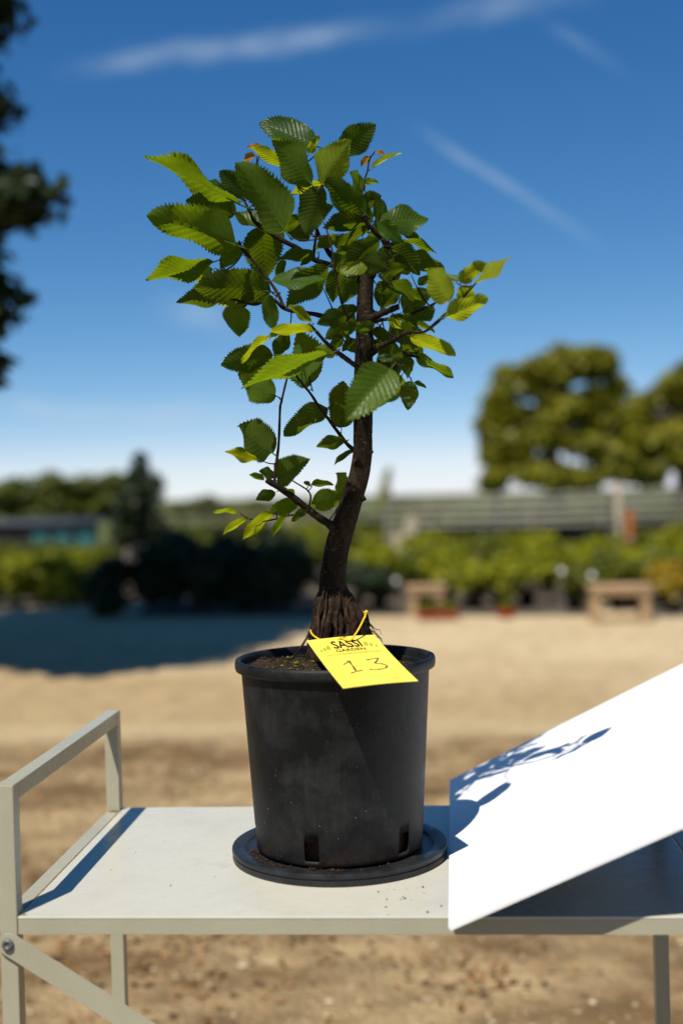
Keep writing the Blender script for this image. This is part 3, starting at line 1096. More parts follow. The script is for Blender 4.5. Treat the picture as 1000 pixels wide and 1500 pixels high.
# ------------------------------------------------------------------ leaf meshes
def leaf_mesh(idx, ratio, fold, curl, twist, wave, teeth):
    r_ = random.Random(100 + idx)
    nt, ns = 110, 10
    V, F, UV = [], [], []
    ph0 = r_.random() * 6
    pleat = (.034, .022, .042, .028, .018, .034)[idx]
    nvn = (12, 10, 13, 11, 9.5, 12.5)[idx]
    asym = (r_.random() - .5) * .12
    def prof(t):
        return (t ** .52) * ((1 - t) ** .74) * (1 + .10 * math.sin(t * 3.1))
    mx = max(prof(i / 200) for i in range(201))
    for i in range(nt + 1):
        t = i / nt
        wv = prof(t) / mx * ratio * .5
        st = (t * teeth + ph0) % 1.0
        st2 = (t * teeth * 3.1 + ph0) % 1.0
        saw = (.17 * (st - .5) + .09 * (st2 - .5)) * ratio * .5 * min(1, (1 - t) * 5 + .25) * min(1, t * 9)
        for j in range(ns + 1):
            s = -1 + 2 * j / ns
            sa = abs(s)
            wl_ = wv * (1 + asym * (1 if s > 0 else -1) + .05 * math.sin(t * 11 + ph0 * (2 if s > 0 else 3)))
            edge = saw if sa > .99 else 0
            y = s * wl_ + (edge if s > 0 else -edge)
            x = t + .035 * sa * sa * (1 - t) * 0.6 + (edge * .5 if sa > .99 else 0)
            fr = abs(((t * nvn - sa * 2.6) % 1.0) - .5)
            z = fold * abs(y) + pleat * (fr - .25) * (1 - sa ** 5) * min(1, (1 - t) * 4) * min(1, t * 6) * ratio / .5
            z += wave * math.sin(t * 9 + ph0 + (2 if s > 0 else 0)) * sa * sa * .075
            z += -curl * t * t
            z += -.10 * (y / (ratio * .5)) ** 2 * ratio * .35
            tw = twist * t
            y, z = y * math.cos(tw) - (z + curl * t * t) * math.sin(tw), (z + curl * t * t) * math.cos(tw) + y * math.sin(tw) - curl * t * t
            V.append((x, y, z))
            UV.append((t * nvn / 12, .5 + .5 * s))
    W_ = ns + 1
    for i in range(nt):
        for j in range(ns):
            a_ = i * W_ + j
            F.append((a_, a_ + W_, a_ + W_ + 1, a_ + 1))
    # petiole
    pv, pf = tube_geo([(-.13, 0, .012), (-.07, 0, .004), (0, 0, -.004), (.14, 0, -.010 - curl * .02)], [.0105, .009, .010, .006], 6)
    # make midrib run under the blade
    o_ = len(V)
    nblade = len(F)
    V += pv
    UV += [(.02, .5)] * len(pv)
    F += [tuple(i + o_ for i in q) for q in pf]
    me = bpy.data.meshes.new('leaf')
    me.from_pydata([tuple(map(float, v)) for v in V], [], [tuple(map(int, f)) for f in F])
    uvl = me.uv_layers.new(name='UVMap')
    for lp in me.loops:
        uvl.data[lp.index].uv = UV[lp.vertex_index]
    me.polygons.foreach_set('use_smooth', [True] * len(me.polygons))
    me.update()
    me.flip_normals() if me.polygons[nblade // 2].normal.z < 0 else None
    return me


RATIO = .58
shapes = [(.58, .22, .06, .05, .5), (.58, .35, .14, -.12, .7), (.58, .12, .02, .10, .9), (.58, .45, .20, .0, .4),
          (.58, .28, -.06, -.2, .8), (.58, .18, .28, .12, .6)]
LEAVES = {}
for mk in ('leaf', 'leaf_mid', 'leaf_young_lit', 'leaf_red'):
    for si, sh in enumerate(shapes):
        me = leaf_mesh(si, sh[0], sh[1], sh[2], sh[3], sh[4], 21 + si % 3)
        me.materials.append(M[mk])
        LEAVES[(mk, si)] = me
KIND = {'d': 'leaf', 'm': 'leaf_mid', 'y': 'leaf_young_lit', 'r': 'leaf_red'}

# base px, tip px, apparent width px, visible side (u under / t top), kind, depth offset, depth of tip relative to base
LL = [
    (352, 299, 213, 224, 30, 'u', 'm', -.03, -.02), (346, 312, 276, 286, 42, 'u', 'd', .02, .01), (347, 359, 224, 306, 64, 'u', 'm', -.06, -.05),
    (313, 383, 213, 407, 33, 'u', 'm', -.03, -.02), (397, 427, 288, 405, 54, 'u', 'd', .0, -.01), (334, 434, 258, 439, 27, 'u', 'd', .01, .01),
    (312, 394, 274, 409, 20, 'u', 'y', .03, .02), (384, 333, 382, 393, 58, 'u', 'd', .01, .02), (418, 338, 358, 239, 64, 'u', 'm', -.08, -.05),
    (462, 213, 380, 175, 44, 't', 'd', .02, .02), (456, 269, 401, 204, 48, 'u', 'm', -.05, -.03), (470, 270, 506, 208, 48, 'u', 'y', -.05, -.04),
    (497, 222, 549, 182, 42, 't', 'd', .03, .03), (424, 247, 376, 208, 18, 'u', 'y', .0, .0), (382, 213, 362, 214, 7, 'u', 'r', .0, .0),
    (374, 228, 354, 232, 13, 'u', 'r', .02, .0), (452, 224, 466, 197, 14, 'u', 'y', .0, .0), (546, 246, 585, 217, 9, 't', 'y', -.008, .0),
    (550, 221, 563, 225, 6, 'u', 'r', -.008, 0), (540, 229, 529, 241, 10, 'u', 'r', -.008, 0), (532, 278, 509, 253, 22, 'u', 'm', .0, .01),
    (532, 268, 552, 264, 9, 'u', 'm', -.01, 0), (536, 313, 485, 257, 30, 'u', 'd', -.04, -.02), (522, 320, 488, 280, 34, 'u', 'm', .02, .02),
    (528, 300, 556, 286, 26, 'u', 'd', .02, .02), (472, 272, 438, 342, 42, 'u', 'd', .0, .0), (471, 267, 426, 283, 17, 'u', 'y', .0, .01),
    (538, 325, 473, 326, 30, 'u', 'd', .0, .0), (556, 326, 628, 318, 38, 't', 'm', -.03, .0), (553, 324, 589, 353, 26, 't', 'm', -.05, -.04),
    (590, 352, 641, 366, 11, 'u', 'm', .02, .02), (586, 338, 615, 344, 15, 'u', 'd', .02, .02), (598, 372, 649, 401, 24, 'u', 'd', .01, .01),
    (574, 362, 613, 394, 36, 'u', 'd', -.01, .0), (577, 363, 578, 405, 34, 'u', 'd', .02, .02), (562, 361, 560, 389, 17, 'u', 'd', .02, .01),
    (556, 352, 501, 386, 34, 'u', 'd', -.02, -.01), (541, 335, 489, 353, 16, 'u', 'd', .01, .01), (546, 379, 493, 397, 29, 't', 'y', -.08, -.07),  # last leaf: sun on its top painted with the bright young tone
    (498, 393, 485, 437, 30, 'u', 'd', -.01, .0), (523, 400, 499, 445, 28, 'u', 'd', .0, .01), (572, 412, 554, 442, 30, 'u', 'd', -.01, .0),
    (581, 424, 557, 450, 24, 'u', 'd', .02, .02), (574, 411, 603, 429, 24, 'u', 'd', -.02, .0), (592, 422, 618, 438, 11, 'u', 'm', -.04, -.03),
    (590, 456, 626, 426, 36, 'u', 'd', .02, .02), (633, 449, 605, 472, 26, 'u', 'd', .02, .03), (580, 462, 613, 476, 14, 'u', 'd', .01, .02),
    (567, 468, 606, 484, 14, 'u', 'y', -.05, -.05), (608, 474, 638, 483, 9, 'u', 'm', .0, .0), (600, 492, 668, 517, 23, 'u', 'y', -.06, -.04),
    (608, 521, 665, 551, 17, 'u', 'm', -.01, .0), (590, 503, 619, 519, 20, 'u', 'd', -.02, .0), (590, 514, 600, 553, 16, 'u', 'd', .0, .01),
    (601, 558, 597, 599, 27, 't', 'd', .03, .03), (606, 560, 625, 566, 7, 'u', 'd', .03, .03), (588, 550, 552, 598, 40, 'u', 'm', .02, .02),
    (572, 540, 512, 604, 62, 't', 'm', -.11, -.12), (500, 626, 500, 560, 42, 'u', 'd', -.004, .01), (480, 597, 414, 632, 34, 'u', 'd', -.01, .0),
    (506, 645, 463, 652, 20, 'u', 'd', -.002, .0), (519, 661, 487, 677, 9, 'u', 'd', .01, .01), (398, 663, 346, 624, 57, 'u', 'd', -.02, -.03),
    (377, 673, 330, 660, 17, 'u', 'y', -.0, .0), (403, 579, 351, 548, 50, 'u', 'm', -.012, -.02), (482, 518, 351, 562, 27, 'u', 'm', -.09, -.10),
    (455, 562, 440, 491, 60, 'u', 'd', -.014, .0), (400, 520, 325, 526, 40, 'u', 'd', .01, .01), (394, 491, 350, 528, 12, 'u', 'y', -.05, -.05),
    (419, 480, 392, 493, 11, 'u', 'y', -.05, -.05), (459, 484, 396, 474, 15, 'u', 'y', -.09, -.09), (456, 471, 424, 446, 15, 'u', 'y', -.095, -.09),
    (420, 487, 403, 524, 24, 'u', 'd', .0, .01), (395, 431, 393, 482, 24, 'u', 'd', -.01, .0), (343, 445, 351, 494, 38, 'u', 'm', -.02, -.02),
    (346, 446, 319, 443, 9, 'u', 'y', -.02, -.02), (386, 440, 348, 429, 20, 'u', 'd', .0, .0), (398, 411, 476, 405, 28, 't', 'm', -.07, -.07),
    (481, 390, 417, 447, 42, 'u', 'd', .0, .0), (418, 381, 401, 405, 14, 'u', 'd', .0, .0), (461, 370, 407, 377, 18, 'u', 'd', -.02, -.02),
    (462, 377, 438, 386, 10, 'u', 'd', .01, .01), (493, 344, 461, 364, 18, 'u', 'm', -.02, -.02), (396, 341, 342, 304, 24, 't', 'm', -.0, .0),
    (363, 286, 322, 250, 36, 't', 'd', .02, .02), (352, 357, 324, 384, 26, 'u', 'm', .0, .01), (657, 441, 621, 394, 42, 'u', 'y', -.115, -.12),
    (612, 417, 631, 403, 13, 'u', 'd', .03, .03), (672, 411, 711, 384, 24, 'u', 'y', -.11, -.10), (673, 412, 649, 401, 9, 't', 'm', -.10, -.1),
    (696, 416, 747, 374, 17, 't', 'y', -.124, -.12), (688, 419, 673, 438, 23, 'u', 'y', -.11, -.11), (651, 464, 716, 439, 28, 'u', 'y', -.12, -.12),
    (406, 703, 441, 673, 38, 'u', 'd', -.018, .0), (403, 696, 380, 690, 17, 'u', 'd', -.018, -.02), (387, 703, 366, 693, 10, 'u', 'm', -.02, -.02),
    (403, 721, 375, 731, 18, 'u', 'd', -.02, -.02), (437, 737, 394, 746, 24, 'u', 'm', -.0, .0), (348, 751, 312, 747, 8, 'u', 'y', -.03, -.03),
    (363, 761, 325, 778, 11, 'u', 'y', -.03, -.03), (399, 751, 351, 781, 17, 'u', 'y', -.028, -.03), (421, 754, 396, 783, 11, 'u', 'm', -.02, -.02),
    (449, 747, 426, 762, 13, 'u', 'd', -.01, -.01), (455, 738, 504, 724, 31, 'u', 'm', -.014, .0), (505, 720, 490, 693, 27, 'u', 'd', .02, .03),
    (455, 711, 488, 706, 11, 'u', 'd', .0, .0), (456, 712, 446, 706, 6, 'u', 'd', -.014, 0), (418, 716, 428, 725, 10, 'u', 'd', -.018, 0),
    (524, 450, 485, 466, 22, 'u', 'd', .01, .01), (513, 475, 477, 491, 24, 'u', 'm', -.01, -.01), (500, 490, 488, 515, 18, 'u', 'd', .0, .0),
    (519, 498, 499, 513, 12, 'u', 'd', .01, .01), (509, 470, 539, 488, 16, 'u', 'm', -.06, -.06), (549, 475, 519, 482, 16, 'u', 'd', -.05, -.05),
    (545, 482, 573, 497, 18, 'u', 'd', -.03, -.03), (491, 520, 468, 507, 17, 'u', 'y', -.066, -.06), (576, 528, 552, 521, 12, 't', 'd', -.05, -.05),
    (445, 330, 480, 300, 30, 'u', 'd', .04, .05), (520, 372, 485, 350, 30, 'u', 'd', .04, .05), (545, 345, 580, 322, 30, 'u', 'd', .05, .06),
    (562, 380, 598, 352, 26, 'u', 'd', .05, .06), (440, 300, 470, 262, 26, 'u', 'd', .05, .06), (530, 345, 505, 300, 30, 'u', 'd', .06, .07),
    (575, 505, 555, 548, 26, 'u', 'd', .03, .04), (585, 500, 610, 540, 16, 'u', 'd', .04, .04), (440, 255, 415, 225, 22, 'u', 'd', .05, .06),
    (392, 300, 372, 268, 26, 'u', 'd', .04, .05), (395, 318, 418, 352, 24, 'u', 'd', .03, .03), (335, 290, 300, 268, 24, 'u', 'd', .04, .05),
    (362, 283, 332, 262, 30, 'u', 'd', .05, .05), (495, 465, 520, 505, 14, 'u', 'd', .03, .03), (560, 420, 585, 400, 22, 'u', 'd', .05, .05),
    (600, 400, 580, 380, 18, 'u', 'd', .05, .05), (548, 562, 590, 522, 34, 'u', 'd', -.03, -.02), (586, 532, 548, 505, 36, 'u', 'd', -.05, -.04), (552, 500, 585, 525, 30, 'u', 'd', -.02, -.01), (560, 588, 530, 560, 34, 'u', 'd', .0, .01),
    (575, 548, 545, 572, 30, 'u', 'd', -.03, -.03), (470, 420, 440, 398, 24, 'u', 'd', .03, .03), (455, 345, 425, 330, 24, 'u', 'd', .03, .04), (510, 330, 540, 300, 24, 'u', 'd', .03, .04),
    (345, 412, 318, 428, 20, 'u', 'd', .04, .04), (368, 440, 335, 448, 14, 'u', 'd', .02, .02),
]
LL += [(577, 374, 533, 396, 32, 'u', 'd', -.05, -.05), (566, 392, 528, 378, 26, 'u', 'd', -.03, -.03), (556, 402, 586, 388, 22, 'u', 'd', -.03, -.02)]
fr_ = random.Random(31)
for _ in range(18):                                # inner leaves that fill the shaded heart of the crown
    bx, by = fr_.uniform(440, 595), fr_.uniform(295, 500)
    an, ln = fr_.uniform(0, 6.28), fr_.uniform(34, 54)
    LL.append((bx, by, bx + ln * math.cos(an), by + ln * math.sin(an) * .8, ln * fr_.uniform(.42, .62), 'u', 'd', fr_.uniform(.0, .06), fr_.uniform(.0, .07)))
camv = Vector(CAM)
leaf_bases = []
for li, (bx, by, tx, ty, aw, sd, kd, d0, d1) in enumerate(LL):
    Lp = math.hypot(tx - bx, ty - by)
    jit = (random.random() - .5) * .012 - (.07 * random.random() if kd == 'd' and by < 480 and 390 < bx < 590 and d0 < .03 else 0)
    Y0, Y1 = lean_y(by) + d0 + jit, lean_y(by) + d1 + jit
    need = aw / RATIO
    if need > Lp:                                  # seen foreshortened: the tip leans away or forward
        ext = math.sqrt(need ** 2 - Lp ** 2) * pxm(Y0)
        Y1 += ext * (-1 if sd == 't' else 1) * .85
    B = Vector(at(bx, by, Y0))
    T = Vector(at(tx, ty, Y1))
    ax = (T - B)
    L3 = ax.length
    ax.normalize()
    mid = (B + T) / 2
    vd = (camv - mid).normalized()
    n0 = (vd - ax * vd.dot(ax)).normalized()
    awm = aw * pxm(Y0)
    cosr = min(1.0, max(.12, awm / (RATIO * L3)))
    roll = math.acos(cosr)
    if sd == 'u':
        roll = max(roll, .42) if aw < 50 else max(roll, .30)
    cand = [Matrix.Rotation(s_ * roll, 3, ax) @ n0 for s_ in (1, -1)]
    cand.sort(key=lambda v: v.z)
    vis = cand[0] if sd == 'u' else cand[1]
    topn = -vis if sd == 'u' else vis
    ya = topn.cross(ax).normalized()
    wsc = awm / (RATIO * L3 * math.cos(roll))
    wsc = min(1.35, max(.5, wsc))
    zsc = 1.0
    small = Lp < 32
    si = (li * 5 + (3 if Lp > 90 else 0)) % 6
    if roll > .9:                                  # seen nearly edge-on: flat-bladed shapes
        si = (2, 5, 0)[li % 3]
        zsc = .8
    if aw < 14:
        si = (1, 3)[li % 2]
    me = LEAVES[(KIND[kd], si)]
    o = bpy.data.objects.new('leaf', me)
    COL.objects.link(o)
    mw = Matrix([[ax.x * L3, ya.x * L3 * wsc, topn.x * L3 * zsc, B.x], [ax.y * L3, ya.y * L3 * wsc, topn.y * L3 * zsc, B.y],
                 [ax.z * L3, ya.z * L3 * wsc, topn.z * L3 * zsc, B.z], [0, 0, 0, 1]])
    o.parent = tree
    o.matrix_parent_inverse = Matrix.Translation(tree.location).inverted()
    o.matrix_basis = mw
    leaf_bases.append(np.array(B - ax * L3 * .10))

# twigs: grow from the nearest wood to each leaf stalk
W_pts = [np.array(p_) for p_ in wood_pts]
todo = list(range(len(leaf_bases)))
while todo:
    arr = np.array(W_pts)
    best = None
    for i in todo:
        d = np.linalg.norm(arr - leaf_bases[i], axis=1)
        # prefer joining wood that lies lower (branches grow outwards)
        j = int(np.argmin(d + np.maximum(0, arr[:, 2] - leaf_bases[i][2]) * .35))
        if best is None or d[j] < best[0]:
            best = (d[j], i, j)
    d, i, j = best
    todo.remove(i)
    a_, b_ = arr[j], leaf_bases[i]
    if d < .002 or d > .16:
        continue
    midp = (a_ + b_) / 2 + np.array([rng.normal() * .05, rng.normal() * .05, -.06 - .06 * rng.random()]) * d
    q = spline([a_, midp, b_], 8)
    r0 = min(.0013, .0007 + d * .012)
    v_, f_ = tube_geo(q, list(np.linspace(r0, .0006, 8)), 5)
    mesh('twig', v_, f_, M['twig'], tree, True)
    W_pts += [q[3], q[5]]

# ------------------------------------------------------------------ yellow tag
K = np.array([[0.3029, 0.2043, 0.2644], [0.3851, 0.2327, 0.2669], [0.4408, 0.0742, 0.2327], [0.3586, 0.0458, 0.2303]])
K[:, 2] += tz + .0068
ex = K[1] - K[0]
TW = np.linalg.norm(ex)
ex /= TW
ey = K[3] - K[0]
TH = np.linalg.norm(ey)
ey /= TH
en = np.cross(ey, ex)
en /= np.linalg.norm(en)
if en[2] < 0:
    en = -en


def mat_tag():
    a = Mat('yellow_card', (.86, .66, .03), rough=.5, spec=.3)
    n = a.noise(a.pos(), 60, 5, .6)
    a.color(a.ramp(n, [(.3, (.74, .58, .07)), (.7, (.80, .65, .09))]))
    return a.m


M['tag'] = mat_tag()
M['ink'] = Mat('black_ink', (.02, .014, .01), .5, .3).m
M['ink_pen'] = Mat('pen_ink', (.075, .05, .03), .5, .3).m
M['ink_olive'] = Mat('olive_ink', (.36, .36, .03), .5, .3).m
M['ink_faint'] = Mat('faint_ink', (.42, .32, .03), .5, .3).m
M['string'] = Mat('yellow_string', (.72, .46, .02), .45, .4).m
tagc = empty('plant_tag', tuple((K[0] + K[2]) / 2))
tag(tagc, 'yellow card plant tag numbered 13 tied to the trunk, lying on the pot rim', 'tag')


def tp(u, v, h=0.0):
    """point on the tag: u across, v down (metres), slight sag of the card"""
    sag = -.0016 * math.sin(math.pi * min(1, max(0, v / TH))) + .0011 * math.sin(math.pi * u / TW * 1.0)
    return K[0] + ex * u + ey * v + en * (h + sag)


V, F = [], []
nu, nv = 12, 20
for hh in (.0, -.0006):
    for j in range(nv + 1):
        for i in range(nu + 1):
            V.append(tp(TW * i / nu, TH * j / nv, hh))
W_ = nu + 1
off = W_ * (nv + 1)
for j in range(nv):
    for i in range(nu):
        a_ = j * W_ + i
        F.append((a_, a_ + W_, a_ + W_ + 1, a_ + 1))
        F.append((off + a_, off + a_ + 1, off + a_ + W_ + 1, off + a_ + W_))
for i in range(nu):
    F.append((i, i + 1, off + i + 1, off + i))
    a_ = nv * W_ + i
    F.append((a_, off + a_, off + a_ + 1, a_ + 1))
for j in range(nv):
    a_ = j * W_
    F.append((a_, off + a_, off + a_ + W_, a_ + W_))
    a_ += nu
    F.append((a_, a_ + W_, off + a_ + W_, off + a_))
card = mesh('card', V, F, M['tag'], tagc)
IH = .00028


def text_geo(s, x0, x1, y0, y1, bold=0.0):
    cu = bpy.data.curves.new('txt', 'FONT')
    cu.body = s
    cu.offset = bold
    cu.resolution_u = 3
    to = bpy.data.objects.new('txt', cu)
    COL.objects.link(to)
    bpy.context.view_layer.update()
    dg = bpy.context.evaluated_depsgraph_get()
    me = bpy.data.meshes.new_from_object(to.evaluated_get(dg))
    co = np.array([v.co[:] for v in me.vertices])
    fs = [tuple(p_.vertices) for p_ in me.polygons]
    COL.objects.unlink(to)
    bpy.data.objects.remove(to)
    mn, mx_ = co.min(0), co.max(0)
    V_ = []
    for c_ in co:
        u = x0 + (c_[0] - mn[0]) / (mx_[0] - mn[0]) * (x1 - x0)
        v = y1 - (c_[1] - mn[1]) / (mx_[1] - mn[1]) * (y1 - y0)
        V_.append(tp(u, v, IH))
    return V_, fs


v_, f_ = text_geo('SASSI', .0255, .0615, .0135, .0400, .022)
mesh('lettering', v_, f_, M['ink'], card)
v_, f_ = text_geo('GARDEN', .0250, .0620, .0430, .0520, .012)
mesh('lettering', v_, f_, M['ink'], card)
v_, f_ = text_geo('WWW.SASSIGARDEN.COM', .0115, .0785, .0570, .0620, 0)
mesh('lettering', v_, f_, M['ink_faint'], card)
parts = []
for (u, v, s_) in [(.0085, .041, .55), (.0135, .037, .75), (.0190, .033, 1.0), (.0670, .030, 1.0), (.0728, .034, .75), (.0782, .039, .55)]:
    V_ = []
    for k in range(12):
        th = 2 * math.pi * k / 12
        a_, b_ = .0026 * math.cos(th) * s_ * (1 + .3 * math.sin(th)), .0078 * math.sin(th) * s_
        V_.append(tp(u + a_ - b_ * .12, v + b_, IH))
    mesh('leaf_emblem', V_, [tuple(range(12))], M['ink_olive'], card)


def stroke(pts, wd):
    q = spline(pts, 10 * len(pts))
    V_, F_ = [], []
    for i, c_ in enumerate(q):
        t = q[min(i + 1, len(q) - 1)] - q[max(i - 1, 0)]
        t = t / (np.linalg.norm(t) + 1e-9)
        n_ = np.array([-t[1], t[0]])
        ww = wd * (.85 + .25 * math.sin(i * .37)) / 2
        for s_ in (-1, 1):
            V_.append(tp(c_[0] + n_[0] * ww * s_, c_[1] + n_[1] * ww * s_, IH))
        if i:
            F_.append((2 * i - 2, 2 * i - 1, 2 * i + 1, 2 * i))
    return V_, F_


v_, f_ = join_geo([stroke([(.0214, .095), (.0262, .0905), (.0306, .0845)], .0022), stroke([(.0306, .0840), (.0300, .103), (.0290, .1225)], .0024),
                   stroke([(.0212, .126), (.029, .1232), (.0370, .1208)], .0023)])
mesh('handwritten_number', v_, f_, M['ink_pen'], card)
v_, f_ = stroke([(.0510, .0880), (.0580, .0852), (.0660, .0842), (.0625, .0930), (.0580, .1010), (.0650, .1045), (.0686, .1120), (.0655, .1190), (.0580, .1228), (.0500, .1228), (.0452, .1200)], .0024)
mesh('handwritten_number', v_, f_, M['ink_pen'], card)
v_, f_ = join_geo([stroke([(.0625, .1545), (.0640, .1555), (.0650, .1545)], .0009), stroke([(.0668, .1560), (.0680, .1535), (.0690, .1560)], .0009)])
mesh('pen_mark', v_, f_, M['ink_faint'], card)
# punched hole with the knot, and the string loop round the collar
hole = tp(.0420, .0085, .0004)
V_ = [hole + (ex * math.cos(2 * math.pi * k / 14) + ey * math.sin(2 * math.pi * k / 14)) * .0022 for k in range(14)]
mesh('punched_hole', V_, [tuple(range(14))], M['ink'], card)
loop = [hole + en * .0012, at(512, 938, TY - .062), at(523, 925, TY - .052), at(532, 908, TY - .034), at(535, 899, TY - .018), at(528, 897, TY + .015), at(500, 903, TY + .045),
        at(468, 915, TY + .022), at(456, 922, TY - .012), at(457, 929, TY - .034), at(466, 936, TY - .046), at(480, 942, TY - .056), hole + en * .0016]
q = spline(loop, 90)
v_, f_ = tube_geo(q, [.0012] * len(q), 7)
mesh('string', v_, f_, M['string'], tagc, True)
v_, f_ = tube_geo([at(534, 901, TY - .020), at(536, 897, TY - .021), at(537.5, 895, TY - .022)], [.0016, .0022, .0018], 7)
mesh('knot', v_, f_, M['string'], tagc, True)
wire = [hole + en * .001, hole + ex * .006 - ey * .005 + en * .001, hole + ex * .012 - ey * .012 + en * .0015, hole + ex * .020 - ey * .020 + en * .002]
q = spline(wire, 20)
v_, f_ = tube_geo(q, [.0005] * len(q), 5)
mesh('tie_end', v_, f_, M['ink'], tagc, True)


# ------------------------------------------------------------------ background plants
def leaf_cloud(blobs, n, size, seed, flat=.25):
    """many small two-triangle leaf clumps through a set of ellipsoids (centre, radii)"""
    g = np.random.default_rng(seed)
    vol = np.array([b[1][0] * b[1][1] * b[1][2] for b in blobs]) ** .72
    pick = g.choice(len(blobs), n, p=vol / vol.sum())
    C_ = np.array([b[0] for b in blobs])[pick]
    R_ = np.array([b[1] for b in blobs])[pick]
    d = g.normal(size=(n, 3))
    d /= np.linalg.norm(d, axis=1)[:, None]
    rr = g.random(n) ** .38
    lump = 1 + .22 * np.sin(d[:, 0] * 7 + pick) * np.sin(d[:, 1] * 6 + 2 * pick) + .12 * np.sin(d[:, 2] * 11 + pick)
    P_ = C_ + d * R_ * (rr * lump)[:, None]
    a_ = g.normal(size=(n, 3))
    a_[:, 2] *= .6
    a_ /= np.linalg.norm(a_, axis=1)[:, None]
    b_ = np.cross(a_, g.normal(size=(n, 3)))
    b_ /= np.linalg.norm(b_, axis=1)[:, None]
    s_ = size * (.6 + .8 * g.random(n))[:, None]
    up_ = d * .8 + np.array([0, 0, .7]) + g.normal(size=(n, 3)) * .55
    up_ /= np.linalg.norm(up_, axis=1)[:, None]
    a_ = a_ - up_ * (a_ * up_).sum(1)[:, None]
    a_ /= np.linalg.norm(a_, axis=1)[:, None] + 1e-9
    b_ = np.cross(up_, a_)
    nn = up_
    v0 = P_ - a_ * s_ * .55
    v1 = P_ + b_ * s_ * .34 + nn * s_ * .08
    v2 = P_ + a_ * s_ * .55
    v3 = P_ - b_ * s_ * .34 + nn * s_ * .08
    V_ = np.stack([v0, v1, v2, v3], 1).reshape(-1, 3)
    idx = np.arange(n * 4).reshape(n, 4)
    return V_, idx


def cloud_mesh(name, blobs, n, size, seed, mat, parent):
    V_, idx = leaf_cloud(blobs, n, size, seed)
    V_[:, 2] = np.maximum(V_[:, 2], .012)
    me = bpy.data.meshes.new(name)
    me.vertices.add(len(V_))
    me.vertices.foreach_set('co', V_.astype(np.float32).ravel())
    me.loops.add(idx.size)
    me.loops.foreach_set('vertex_index', idx.ravel().astype(np.int32))
    me.polygons.add(len(idx))
    me.polygons.foreach_set('loop_start', np.arange(0, idx.size, 4, dtype=np.int32))
    me.update(calc_edges=True)
    me.validate()
    return link(name, me, mat, parent)


def tree_far(name, label, x, y, h, blobs, n, size, mat, seed, group=None, tr_r=.25, trunk_top=None, limbs=6):
    """blobs relative to the foot: (dx, dy, dz, rx, ry, rz)"""
    g = np.random.default_rng(seed)
    o = empty(name, (x, y, 0))
    tag(o, label, 'tree', group)
    bl = [((x + b[0], y + b[1], b[2]), (b[3], b[4], b[5])) for b in blobs]
    cloud_mesh('crown', bl, n, size, seed, mat, o)
    tt = trunk_top or h * .55
    pts = [(x, y, -.02), (x + .05 * h * .2, y, tt * .35), (x - .02 * h, y, tt * .7), (x + .01 * h, y, tt)]
    geos = [tube_geo(spline(pts, 10), list(np.linspace(tr_r * 1.25, tr_r * .6, 10)), 10, .04)]
    for k in range(limbs):
        b = bl[k % len(bl)]
        s0 = np.array([x, y, tt * (.45 + .5 * g.random())])
        e0 = np.array(b[0]) + g.normal(size=3) * np.array(b[1]) * .3
        m0 = (s0 + e0) / 2 + np.array([0, 0, .06 * h])
        geos.append(tube_geo(spline([s0, m0, e0], 8), list(np.linspace(tr_r * .5, tr_r * .12, 8)), 7, .04))
    v_, f_ = join_geo(geos)
    mesh('trunk', v_, f_, M['far_bark'], o, True)
    return o


# --- the shade tree at the left, its trunk out of the frame
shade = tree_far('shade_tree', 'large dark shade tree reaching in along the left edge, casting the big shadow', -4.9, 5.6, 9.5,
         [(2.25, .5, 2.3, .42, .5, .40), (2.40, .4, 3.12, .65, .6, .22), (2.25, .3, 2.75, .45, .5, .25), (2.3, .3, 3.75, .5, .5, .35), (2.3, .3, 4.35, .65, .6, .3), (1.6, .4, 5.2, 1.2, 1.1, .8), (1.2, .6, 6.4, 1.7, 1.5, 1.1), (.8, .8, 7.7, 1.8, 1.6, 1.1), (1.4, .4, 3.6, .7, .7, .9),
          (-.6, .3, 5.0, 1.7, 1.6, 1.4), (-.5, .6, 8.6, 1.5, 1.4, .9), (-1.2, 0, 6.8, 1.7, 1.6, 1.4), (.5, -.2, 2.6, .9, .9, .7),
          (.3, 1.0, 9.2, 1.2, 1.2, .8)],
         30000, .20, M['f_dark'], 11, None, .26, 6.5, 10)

sx_, sy_ = -5.04, 5.6
cloud_mesh('low_branch_foliage', [((sx_ + a_, sy_ + b_, c_), (d_, e_, f_)) for a_, b_, c_, d_, e_, f_ in [
    (2.62, .4, 2.05, .30, .4, .22), (2.72, .4, 2.45, .34, .4, .20), (2.60, .4, 2.75, .34, .4, .16), (2.82, .35, 3.05, .52, .5, .15), (2.70, .4, 2.93, .30, .4, .12), (2.60, .4, 3.35, .34, .4, .14),
    (2.70, .4, 3.62, .38, .4, .12), (2.55, .4, 3.9, .34, .4, .16), (2.64, .4, 4.4, .46, .4, .18), (2.62, .4, 2.3, .22, .3, .5), (2.58, .4, 3.2, .25, .3, .5), (2.58, .4, 3.8, .25, .3, .4), (2.52, .4, 4.4, .28, .4, .4), (2.66, .4, 4.15, .40, .4, .16), (2.72, .4, 4.65, .46, .4, .22), (2.58, .4, 2.62, .30, .3, .2)]],
    11000, .10, 12, M['f_dark'], shade)


def yadj(px, Y):
    """the bed's front edge runs nearer to the yard on the right"""
    return Y - 1.25 * min(1.0, max(0.0, (px - 330) / 560))


